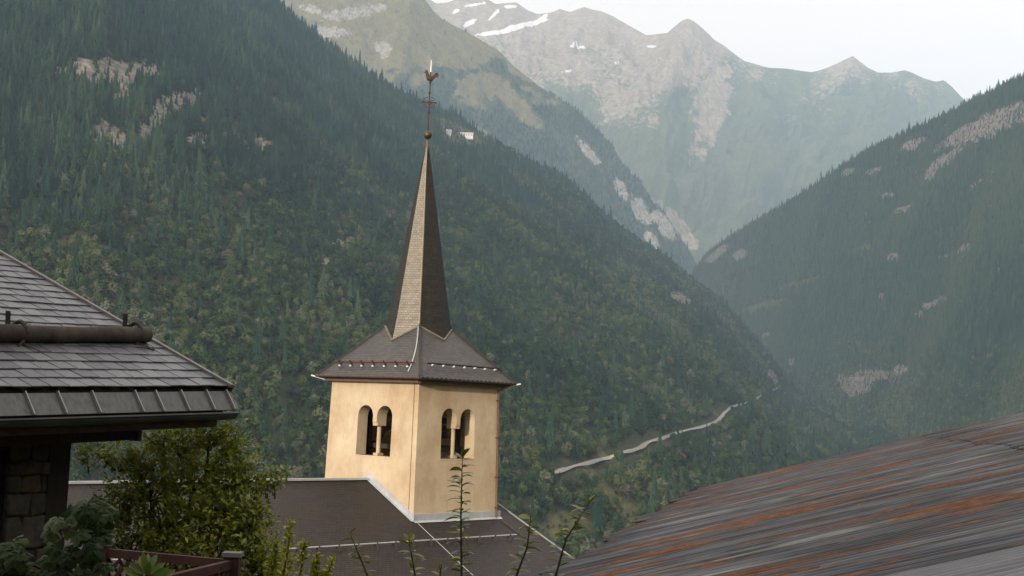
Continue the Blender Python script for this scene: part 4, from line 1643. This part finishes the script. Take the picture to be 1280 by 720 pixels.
def mat_rust(name, new=False):
    q = NT(name, 0.55, 0.5, 0.25)
    co = q.coord('Generated')
    uvn = q.n('UVMap').outputs[0]                      # x: metres along the eave, y: metres up the slope
    sep = q.n('SeparateXYZ')
    q.l(uvn, sep.inputs[0])

    def stretched(sx, sy, off=0.0):
        m = q.n('Mapping')
        m.inputs['Scale'].default_value = (sx, sy, 1)
        m.inputs['Location'].default_value = (off, off * 1.7, 0)
        q.l(uvn, m.inputs[0])
        return m.outputs[0]
    band = q.noise(stretched(2.4, 0.26), 1.0, 4, 0.62, 0.25)
    fine = q.noise(stretched(15, 0.55, 3.0), 1.0, 4, 0.65)
    patch = q.noise(stretched(1.7, 0.60, 7.0), 1.0, 5, 0.65, 0.4)
    grit = q.noise(stretched(45, 12, 1.0), 1.0, 4, 0.7)
    if new:
        c = q.ramp(fine, [(0.3, (0.12, 0.124, 0.137)), (0.7, (0.21, 0.215, 0.233))])
        c = q.mix(q.ramp(patch, [(0.62, 0.0), (0.8, 0.5)]), c, (0.20, 0.16, 0.14))
    else:
        c = q.ramp(band, [(0.30, (0.007, 0.008, 0.010)), (0.39, (0.042, 0.050, 0.064)), (0.46, (0.085, 0.090, 0.098)), (0.50, (0.010, 0.011, 0.012)), (0.56, (0.055, 0.062, 0.074)), (0.60, (0.17, 0.165, 0.15)), (0.64, (0.013, 0.014, 0.016)), (0.72, (0.075, 0.080, 0.088))])
        c = q.mix(0.8, c, q.ramp(fine, [(0.30, (0.30,) * 3), (0.50, (0.95,) * 3), (0.70, (1.9,) * 3)]), 'MULTIPLY')
        rust = q.math('MULTIPLY', q.ramp(patch, [(0.53, 0.0), (0.58, 1.0)]), q.ramp(fine, [(0.38, 0.0), (0.50, 1.0)]))
        rc = q.ramp(grit, [(0.25, (0.05, 0.016, 0.006)), (0.5, (0.17, 0.058, 0.012)), (0.8, (0.31, 0.13, 0.03))])
        c = q.mix(q.math('MULTIPLY', rust, 0.85), c, rc)
        tan_ = q.math('MULTIPLY', q.ramp(patch, [(0.36, 1.0), (0.46, 0.0)]), q.ramp(fine, [(0.45, 0.0), (0.65, 0.6)]))
        c = q.mix(tan_, c, (0.17, 0.135, 0.10))
    c = q.mix(0.35, c, q.ramp(grit, [(0.3, (0.7,) * 3), (0.7, (1.25,) * 3)]), 'MULTIPLY')
    q.base(c)
    q.rough(q.ramp(patch, [(0.4, 0.42), (0.6, 0.75)]))
    q.bump(grit, 0.15, 0.004)
    return q.mat


M_rust, M_newsheet = mat_rust('rusty_corrugated_iron'), mat_rust('newer_galvanised_sheet', True)
SHW, PIT = 0.836, 0.076
NROW = 3
ROWL = 3.4


def sheet_at(i, row, s0, mat, amp, pit, over=0.0):
    """corrugated sheet: i-th along the eave counted from the far end, in a course up the slope"""
    r = random.Random(i * 13 + row)
    ncor = int(round(SHW / pit)) + 1
    nx = ncor * 6
    lo = row * ROWL - (.10 if row else .0)
    hi = (row + 1) * ROWL
    e0 = r.uniform(-.09, .10) if row == 0 else 0
    ys = np.linspace(lo, hi, 6)
    vs, fs, uv = [], [], []
    lift = .003 if i % 2 else 0.0
    warp = r.uniform(-.003, .003)
    for j, y in enumerate(ys):
        for k in range(nx + 1):
            x = k / 6 * pit
            yy = y + (e0 + .02 * math.sin(k * .35 + i) if j == 0 else 0)
            h = amp * math.sin(2 * math.pi * k / 6) + lift + warp * math.sin(j * 1.3 + i) + (0.006 if (row and j == 0) else 0) + 0.012 * math.sin((s0 + x) * 2.3 + y * .4) + .006 * math.sin((s0 + x) * 5.1 + 1)
            p = FAR - ME * (s0 + x) + MU * yy + MN * h
            vs.append(p)
            uv.append((s0 + x + i * .37, yy + r.random() * 0))
    w = nx + 1
    for j in range(5):
        for k in range(nx):
            fs.append((j * w + k, (j + 1) * w + k, (j + 1) * w + k + 1, j * w + k + 1))
    b = MB().add(vs, fs)
    me = b.mesh('roof_sheet', mat, True)
    ul = me.uv_layers.new(name='UVMap')
    idx = np.zeros(len(me.loops), dtype=np.int32)
    me.loops.foreach_get('vertex_index', idx)
    ul.data.foreach_set('uv', np.array(uv)[idx].ravel())
    if me.polygons[0].normal.dot(Vector(MN)) < 0:
        me.flip_normals()
    o = link('roof_sheet', me, barn)
    md = o.modifiers.new('thickness', 'SOLIDIFY')
    md.thickness = 0.0025
    md.offset = -1
    return o


NSH = 24
for i in range(NSH):
    for row in range(NROW):
        new = i >= 19
        o = sheet_at(i, row, i * SHW - .02, M_newsheet if new else M_rust, 0.015 if i > 13 else 0.011, PIT)
        if new and row == 0:
            tag(o, 'cleaner grey corrugated sheet near the camera')
# verge strip, rafters, walls
MB().bar(FAR + ME * .06 - MU * .1 - MN * .03, FAR + ME * .06 + MU * 10.2 - MN * .03, .04, .08, up=MN).build('verge_board', M_darkwood, barn)
for k in range(10):
    MB().bar(FAR - ME * (.3 + k * 2.1) - MU * .0 - MN * .12, FAR - ME * (.3 + k * 2.1) + MU * 10.1 - MN * .12, .1, .14, up=MN).build('rafter', M_darkwood, barn)
q0 = FAR - ME * .4 + MH * .5
q1 = FAR - ME * 19.6 + MH * .5
bwall = MB()
pp = [q0, q1, q1 + MH * 9.0, q0 + MH * 9.0]
hi_ = [q0 + Z * .0 - Z * .1, q1 - Z * .1, q1 + MH * 9.0 + Z * (9.0 * math.tan(MP) - .1), q0 + MH * 9.0 + Z * (9.0 * math.tan(MP) - .1)]
lo_ = [np.array([p[0], p[1], -5.5]) for p in pp]
bwall.add(lo_ + hi_, [(0, 1, 5, 4), (1, 2, 6, 5), (2, 3, 7, 6), (3, 0, 4, 7)])
bwall.build('wall', M_darkwood, barn, fix=True)

# ------------------------------------------------------------------ lattice fence
M_fence = mat_simple('red_brown_fence', (0.028, 0.012, 0.009), (0.065, 0.028, 0.020), 6, 0.8, stretch=(1, 1, 1))
M_capg = mat_simple('grey_post_cap', (0.10, 0.10, 0.10), (0.17, 0.165, 0.16), 6, 0.8)
fence = thing('lattice_fence', tuple(at(200, 720, 9.2) - Z * 2.5), 'dark red-brown timber lattice fence corner below the bush', 'fence')
FA, FB_, FC = at(127, 681, 9.5), at(291, 695.5, 9.2), at(186, 720, 8.1)
FZ = FA[2]
for q, wd in ((FA, .10), (FB_, .10)):
    p = MB().abox((q[0] - wd / 2, q[1] - wd / 2, -4.4), (q[0] + wd / 2, q[1] + wd / 2, q[2])).build('post', M_fence, fence)
    MB().abox((q[0] - wd / 2 - .012, q[1] - wd / 2 - .012, q[2]), (q[0] + wd / 2 + .012, q[1] + wd / 2 + .012, q[2] + .028)).build('post_cap', M_capg, p).location = (0, 0, 0)
FD = FB_ + (FC - FB_) * 2.2
lat = MB().mesh
for (a_, b_) in ((FA, FB_), (FB_, FD)):
    d = b_ - a_
    dh = norm(d * [1, 1, 0])
    a2_, b2_ = a_ + dh * .05 - Z * .05, b_ - dh * .05 - Z * .05
    MB().bar(a2_, b2_, .045, .056).build('rail', M_fence, fence)
    MB().bar(a2_ - Z * .95, b2_ - Z * .95, .045, .075).build('rail', M_fence, fence)
    L_ = np.linalg.norm((b2_ - a2_)[:2])
    side = np.cross(dh, Z)
    k = 0
    x = -.85
    while x < L_:
        for sg, dep in ((1, .008), (-1, -.008)):
            x0, x1 = max(x, 0), min(x + .87, L_)
            if x1 - x0 < .05:
                continue
            f0, f1 = (x0 - x) / .87, (x1 - x) / .87
            z0, z1 = (-.91 + .87 * f0, -.91 + .87 * f1) if sg > 0 else (-.04 - .87 * f0, -.04 - .87 * f1)
            za = a2_[2] + (b2_[2] - a2_[2]) * x0 / L_
            p0 = np.array([*(a2_ + dh * x0)[:2], za + z0]) + side * dep
            p1 = np.array([*(a2_ + dh * x1)[:2], za + z1]) + side * dep
            MB().bar(p0, p1, .010, .022).build('lattice_slat', M_fence, fence)
        x += .085

# ------------------------------------------------------------------ bush, shoots, vine
M_bush = mat_leaf('bush_leaf', (0.06, 0.088, 0.013), (0.20, 0.24, 0.024), (0.50, 0.48, 0.05), 0.9, trans=0.35)
M_shoot = mat_leaf('shoot_leaf', (0.05, 0.08, 0.02), (0.12, 0.16, 0.035), (0.25, 0.25, 0.06), 2.0, trans=0.3)
M_vine = mat_leaf('vine_leaf', (0.010, 0.022, 0.006), (0.024, 0.045, 0.012), (0.045, 0.075, 0.022), 3.0, rough=0.6, spec=0.2)
M_young = mat_leaf('young_leaf', (0.07, 0.11, 0.03), (0.11, 0.16, 0.045), (0.17, 0.20, 0.06), 3.0)
M_twig = mat_simple('twig_bark', (0.035, 0.026, 0.02), (0.075, 0.058, 0.042), 14, 0.85)


def leaf_quad(c, d, n, L, w):
    """small folded leaf: base c, direction d, face n"""
    d = norm(d)
    s = norm(np.cross(d, n))
    n = np.cross(s, d)
    return [c, c + d * L * .5 + s * w * .5 + n * w * .14, c + d * L - n * L * .12, c + d * L * .5 - s * w * .5 + n * w * .14, c + d * L * .5]


def add_tone(me, vals):
    a = me.attributes.new('tone', 'FLOAT', 'POINT')
    a.data.foreach_set('value', np.asarray(vals, np.float32))


def leaf_mass(name, mat, parent, pts, L, seed):
    """one mesh of many small leaves; pts: (position, outward direction)"""
    r = random.Random(seed)
    vs, fs, tone = [], [], []
    for c, o in pts:
        d = norm(np.asarray(o) + np.array([r.gauss(0, .7), r.gauss(0, .7), r.gauss(.25, .6)]))
        n = norm(np.array([r.gauss(0, .5), r.gauss(-.2, .5), 1]))
        l = L * r.uniform(.7, 1.25)
        q = leaf_quad(np.asarray(c), d, n, l, l * .5)
        k = len(vs)
        vs += q
        fs += [(k, k + 1, k + 4), (k + 1, k + 2, k + 4), (k + 2, k + 3, k + 4), (k + 3, k, k + 4)]
        t = min(1, max(0, r.gauss(.45, .25)))
        tone += [t] * 5
    me = MB().add(vs, fs).mesh(name, mat)
    add_tone(me, tone)
    o = link(name, me, parent)
    if parent is not None:
        o.location = -parent.location
    tag(o, kind='stuff')
    return o


bush_base = at(225, 720, 15.0)
bush_base[2] = ground_z(bush_base[0], 15)
bush = thing('bush', tuple(bush_base), 'large leafy green bush between the chalet post and the church roof', 'bush')
r = random.Random(5)
blobs = [(232, 556, 40, 24, 15.4), (205, 552, 26, 16, 15.6), (150, 572, 40, 13, 15.5), (112, 574, 16, 6, 15.5), (178, 585, 26, 14, 15.3), (285, 552, 22, 20, 15.1), (300, 578, 24, 18, 15.0), (262, 545, 22, 14, 15.0),
         (318, 607, 30, 7, 14.8), (345, 606, 12, 4, 14.8), (300, 600, 24, 14, 14.8), (240, 595, 44, 26, 15.0), (190, 610, 36, 20, 15.2), (150, 640, 24, 26, 15.2), (142, 610, 12, 10, 15.4), (205, 645, 44, 26, 15), (265, 635, 36, 34, 14.7),
         (300, 650, 30, 34, 14.6), (320, 690, 22, 30, 14.4), (270, 690, 50, 30, 14.5), (210, 685, 44, 26, 14.8), (160, 680, 28, 24, 15), (240, 735, 80, 30, 14.5), (330, 730, 30, 26, 14.4), (318, 640, 10, 22, 14.6)]
pts = []
twigs = MB()
root_p = bush_base + np.array([0, 0, 0])
for (bx, by, rx, ry, dd) in blobs:
    c = at(bx, by, dd)
    sx, sz = rx / FOC * dd, ry / FOC * dd
    sy = (sx + sz) * .45
    nclump = max(6, int(rx * ry / 15))
    for k in range(nclump):
        while True:
            q = np.array([r.uniform(-1, 1), r.uniform(-1, 1), r.uniform(-1, 1)])
            if q @ q < 1:
                break
        cc = c + q * np.array([sx, sy, sz])
        o = norm(q * np.array([1, 1, 1]) + np.array([0, 0, .7]) + 1e-3)
        lng = r.uniform(.12, .40)
        for m in range(13):
            t = m / 12
            pts.append((cc + o * (t - .4) * lng + np.array([r.gauss(0, .028), r.gauss(0, .028), r.gauss(0, .02)]), o * .5 + np.array([r.gauss(0, .6), r.gauss(0, .6), r.gauss(0, .3)])))
        if k % 7 == 0:
            twigs.tube([c + (cc - c) * .1 - Z * .15, c + (cc - c) * .55 + np.array([0, 0, -.04]), cc + o * lng * .5], [.012, .008, .003], 4)
    if rx < 22 or bx < 160 or bx > 305:
        continue
    mid = (root_p + c) / 2 + np.array([r.gauss(0, .15), r.gauss(0, .15), -.3])
    twigs.tube([root_p + np.array([r.gauss(0, .12), r.gauss(0, .12), 0]), mid, c - Z * .1, c + Z * sz * .5], [.04, .028, .014, .005], 6)
twigs.build('branches', M_twig, bush)
leaf_mass('leaves', M_bush, bush, pts, .074, 3)
bpy.data.objects['branches'].name = 'branch_work'
tag(bpy.data.objects['branch_work'], kind='stuff')
print('bush leaves', len(pts))

# upright leafy shoots beside the bush
for (x0, y0, x1, y1, dd, wd, lab) in ((352, 730, 364, 652, 13.0, 9, 'tall upright shrub shoot with small leaves just right of the bush'),
                                      (372, 735, 380, 678, 12.8, 8, 'short shrub shoot with small leaves right of the tall upright shoot'),
                                      (392, 735, 396, 694, 12.6, 7, 'low shrub shoot with small leaves standing straight before the nave roof'),
                                      (400, 738, 416, 700, 12.6, 6, 'low shrub shoot leaning right, farthest from the bush'),
                                      (336, 735, 346, 680, 13.2, 12, 'shrub shoot with small leaves touching the edge of the bush')):
    a_, b_ = at(x0, y0, dd), at(x1, y1, dd)
    base = np.array([a_[0] - .1, a_[1], ground_z(a_[0], dd)])
    t_ = thing('shrub_shoot', tuple(base), lab, 'shrub', 'shrub shoots beside the bush')
    MB().tube([base, a_, (a_ + b_) / 2 + np.array([.01, 0, 0]), b_], [.02, .012, .008, .003], 5).build('stem', M_twig, t_)
    pp = []
    w_ = wd / FOC * dd
    for k in range(int(190 * wd / 9)):
        t = r.random() ** 1.2
        c = a_ + (b_ - a_) * (t * 1.0)
        ph = r.uniform(0, 6.28)
        rr = w_ * (1.05 - t) * r.uniform(.1, 1)
        o = np.array([math.cos(ph), math.sin(ph), .8])
        pp.append((c + np.array([math.cos(ph) * rr, math.sin(ph) * rr, 0]), o))
    leaf_mass('leaves', M_bush, t_, pp, .06, x0)


# single leaves shared between the sprigs
def leaf_mesh(name, L, w, mat, fold=.25, droop=.35, n=5, seed=0):
    vs, fs = [], []
    rr = random.Random(seed)
    for i in range(n + 1):
        t = i / n
        wid = w * math.sin(math.pi * min(1, t * .93 + .03)) ** .8 * (1 if i < n else .05)
        y = L * t
        z = -droop * L * t * t
        vs += [(-wid / 2, y, z + fold * wid * .5), (0, y, z), (wid / 2, y, z + fold * wid * .5)]
    for i in range(n):
        for k in (0, 1):
            fs.append((3 * i + k, 3 * i + k + 1, 3 * i + 4 + k, 3 * i + 3 + k))
    me = MB().add(vs, fs).mesh(name, mat, True)
    add_tone(me, [rr.uniform(.2, .8)] * len(vs))
    return me


SPR = [leaf_mesh('leaf', .058, .027, M_shoot, seed=i, droop=.25 + .12 * i) for i in range(4)]


def sprig(stem, rads, nleaf, t0, label, scale=1.0, group='fruit tree shoots in front of the church', start=0):
    """stem: world points; leaves sit in a spiral along it"""
    base = stem[0]
    t_ = thing('fruit_tree_shoot', tuple(base), label, 'sapling', group)
    pts_ = [np.asarray(q) for q in stem]
    MB().tube(pts_, rads, 6).build('stem', M_twig, t_)
    seg = np.r_[0, np.cumsum([np.linalg.norm(pts_[i + 1] - pts_[i]) for i in range(len(pts_) - 1)])]
    rr = random.Random(len(label) + nleaf)
    for k in range(nleaf):
        t = t0 + (1 - t0) * (k / (nleaf - 1))
        t += rr.uniform(-.004, .004)
        x = min(t, 1) * seg[-1]
        p = np.array([np.interp(x, seg, [q[i] for q in pts_]) for i in range(3)])
        # mostly in two ranks left and right, as the picture shows
        side = 1 if k % 2 else -1
        az = (0 if side > 0 else math.pi) + rr.gauss(0, .7)
        el = rr.uniform(.15, .75) if k < nleaf - 3 else 1.1
        d = np.array([math.cos(az) * math.cos(el), math.sin(az) * math.cos(el), math.sin(el)])
        s = norm(np.cross(d, Z) + np.array([rr.gauss(0, .3), rr.gauss(0, .3), rr.gauss(0, .3)]))
        s = norm(s - d * (s @ d))
        n = np.cross(s, d)
        sc_ = scale * rr.uniform(.7, 1.3)
        M = frame(p, s * sc_, d * sc_, n * sc_)
        child('leaf', rr.choice(SPR), t_, M)
    return t_


def shoot(px0, py0, px1, py1, dd, nleaf, label, scale=1.0, bow=0.0, mid=None):
    a_, b_ = at(px0, py0, dd), at(px1, py1, dd)
    base = np.array([a_[0] + (a_[0] - b_[0]) * 1.0, a_[1], ground_z(a_[0], dd)])
    m = (a_ + b_) / 2 + np.array([bow, 0, 0])
    L1, L2 = np.linalg.norm(a_ - base), np.linalg.norm(b_ - a_)
    sprig([base, (base + a_) / 2, a_, m, b_], [.010, .007, .0055, .004, .0015], nleaf, L1 / (L1 + L2) - .02, label, scale)


shoot(577, 722, 578, 570, 6.5, 84, 'tallest fruit tree shoot, standing in front of the right tower wall', 1.0, -.005)
shoot(462, 726, 438, 668, 6.8, 26, 'short leafy fruit tree shoot leaning left before the nave roof', .9)
shoot(520, 726, 511, 674, 6.8, 24, 'short fruit tree shoot left of the tallest one, before the cable on the nave roof', .9)
shoot(643, 726, 664, 642, 6.4, 42, 'leafy fruit tree shoot right of the tallest one, before the drain line', .95, .02)
shoot(694, 722, 737, 628, 6.2, 38, 'fruit tree shoot leaning right past the hip of the nave roof', .95, -.03)
shoot(548, 734, 552, 705, 6.6, 10, 'lowest fruit tree shoot, only its tip showing beside the tallest one', .9)

# vine with large lobed leaves at the lower left


def vine_leaf(seed, R, mat):
    rr = random.Random(seed)
    n = 25
    vs, fs = [(0, 0, 0)], []
    for k in range(n):
        a_ = math.pi * (-0.42 + 1.84 * k / (n - 1))
        rad_ = R * (0.60 + .40 * abs(math.cos(2.5 * (a_ - math.pi / 2))) + .06 * math.cos(a_ * 17) + rr.uniform(-.03, .03))
        x, y = rad_ * math.cos(a_), rad_ * math.sin(a_) + R * .25
        vs.append((x, y, -.55 * (x * x + (y - R * .2) ** 2) / R + .06 * R * math.sin(a_ * 5)))
    # inner ring for curvature
    for k in range(n):
        x, y, z = vs[1 + k]
        vs.append((x * .5, y * .5 + R * .05, -.12 * (x * x + y * y) / R * .5 + .05 * R * math.cos(k * 1.57)))
    for k in range(n - 1):
        fs.append((0, n + 1 + k, n + 2 + k))
        fs.append((n + 1 + k, 1 + k, 2 + k, n + 2 + k))
    me = MB().add(vs, fs).mesh('leaf', mat, False)
    add_tone(me, [rr.uniform(.1, .9)] * len(vs))
    return me


VL = [vine_leaf(i, .085, M_vine) for i in range(5)]
M_pale_under = mat_leaf('vine_leaf_pale', (0.035, 0.055, 0.028), (0.06, 0.085, 0.045), (0.09, 0.12, 0.065), 3.0, rough=0.6, spec=0.2)
VLP = [vine_leaf(i + 9, .07, M_pale_under) for i in range(2)]
vd = 6.0
vbase = at(70, 760, vd)
vbase = np.array([vbase[0], vbase[1], ground_z(vbase[0], vd)])
vine = thing('vine', tuple(vbase), 'climbing vine with big dark lobed leaves in the lower left corner', 'vine')
vspots = [(112, 640, 0), (92, 650, 0), (124, 655, 0), (118, 630, 0), (128, 640, 0), (84, 668, 1), (100, 672, 0), (118, 680, 0), (70, 690, 0), (92, 692, 0), (110, 700, 0), (60, 705, 0), (80, 712, 0), (124, 714, 0), (100, 716, 1), (52, 720, 0),
          (72, 656, 1), (66, 670, 1), (12, 690, 0), (24, 700, 0), (4, 705, 0), (16, 715, 0), (30, 718, 0), (-6, 695, 0), (40, 726, 0), (0, 722, 0), (104, 656, 0), (76, 722, 0), (122, 668, 0), (108, 690, 0), (96, 728, 0), (118, 726, 0),
          (10, 700, 0), (22, 690, 0), (60, 724, 0), (86, 702, 0)]
vb_ = MB()
rr = random.Random(3)
top = at(116, 634, vd + .1)
vb_.tube([vbase, at(95, 745, vd + .1), at(104, 690, vd + .12), top], [.02, .014, .009, .004], 6)
vb_.tube([at(95, 745, vd + .1), at(60, 715, vd + .1), at(20, 695, vd + .08), at(0, 692, vd + .05)], [.012, .009, .006, .003], 6)
vb_.build('stem', M_twig, vine)
vspots += [(x + rr.uniform(-9, 9), y + rr.uniform(-7, 9), p) for (x, y, p) in vspots]
for (x, y, pale) in vspots:
    p = at(x, y - 8, vd + rr.uniform(-.12, .12))
    n = norm(np.array([rr.gauss(0, .45), -.75 + rr.gauss(0, .3), .65 + rr.gauss(0, .3)]))
    d = norm(np.array([rr.gauss(0, .5), -.35, -.8]))
    d = norm(d - n * (d @ n))
    s = np.cross(d, n)
    k = rr.uniform(.42, .8)
    child('leaf', rr.choice(VLP if pale else VL), vine, frame(p, s * k, d * k, n * k))
# young pale shoot in front of the fence
yb = at(183, 722, 6.2)
yb0 = np.array([yb[0], yb[1], ground_z(yb[0], 6.2)])
ysh = thing('young_plant', tuple(yb0), 'young plant with upright pale green leaves before the lattice fence', 'plant')
MB().tube([yb0, yb, at(184, 712, 6.2)], [.012, .009, .004], 6).build('stem', M_twig, ysh)
YL = [leaf_mesh('leaf', .085, .032, M_young, seed=i + 30, droop=.15) for i in range(3)]
for (x, y, az, el) in ((182, 716, 2.6, 1.0), (184, 714, .6, 1.1), (183, 713, 4.2, 1.2), (182, 715, 1.6, 1.3), (186, 718, .1, .7), (180, 718, 3.2, .65), (190, 722, -.2, .6), (174, 722, 3.3, .55), (196, 722, 0.1, .45), (184, 720, 5.0, .8)):
    p = at(x, y, 6.2)
    d = np.array([math.cos(az) * math.cos(el), math.sin(az) * math.cos(el), math.sin(el)])
    s = norm(np.cross(d, (0.1, -1, .3)))
    child('leaf', rr.choice(YL), ysh, frame(p, s, d, np.cross(s, d)))

# ------------------------------------------------------------------ unseen house, added to shade the near roofs and garden
hm = thing('shade_house', (-8, -9, -4.5), 'tall added house, unseen behind the viewpoint, that shades the near roofs', 'house')
MB().abox((-27, -13, -5), (7, -4, 8.2)).build('wall', M_stone, hm)
hr = MB()
for sgn in (-1, 1):
    e = np.array([-10, -8.5 + sgn * 5.0, 7.9])
    t_ = np.array([-10, -8.5, 11.0])
    up_ = (t_ - e) / 2
    hr.box((e + t_) / 2, (17.6, 0, 0), up_, norm(np.cross((1, 0, 0), up_)) * .1)
hr.build('roof', M_roofbase, hm)

# ------------------------------------------------------------------ valley haze
hz = MB().abox((-6500, -420, -420), (7500, 12500, 2950))
M_haze = bpy.data.materials.new('haze')
M_haze.use_nodes = True
ht = M_haze.node_tree
ht.nodes.remove(ht.nodes['Principled BSDF'])
pv = ht.nodes.new('ShaderNodeVolumePrincipled')
pv.inputs['Color'].default_value = (0.54, 0.75, 1.0, 1)
pv.inputs['Density'].default_value = HAZE_DENSITY
pv.inputs['Anisotropy'].default_value = 0.0
ht.links.new(pv.outputs[0], ht.nodes['Material Output'].inputs['Volume'])
ho = hz.build('haze', M_haze)
tag(ho, kind='stuff')
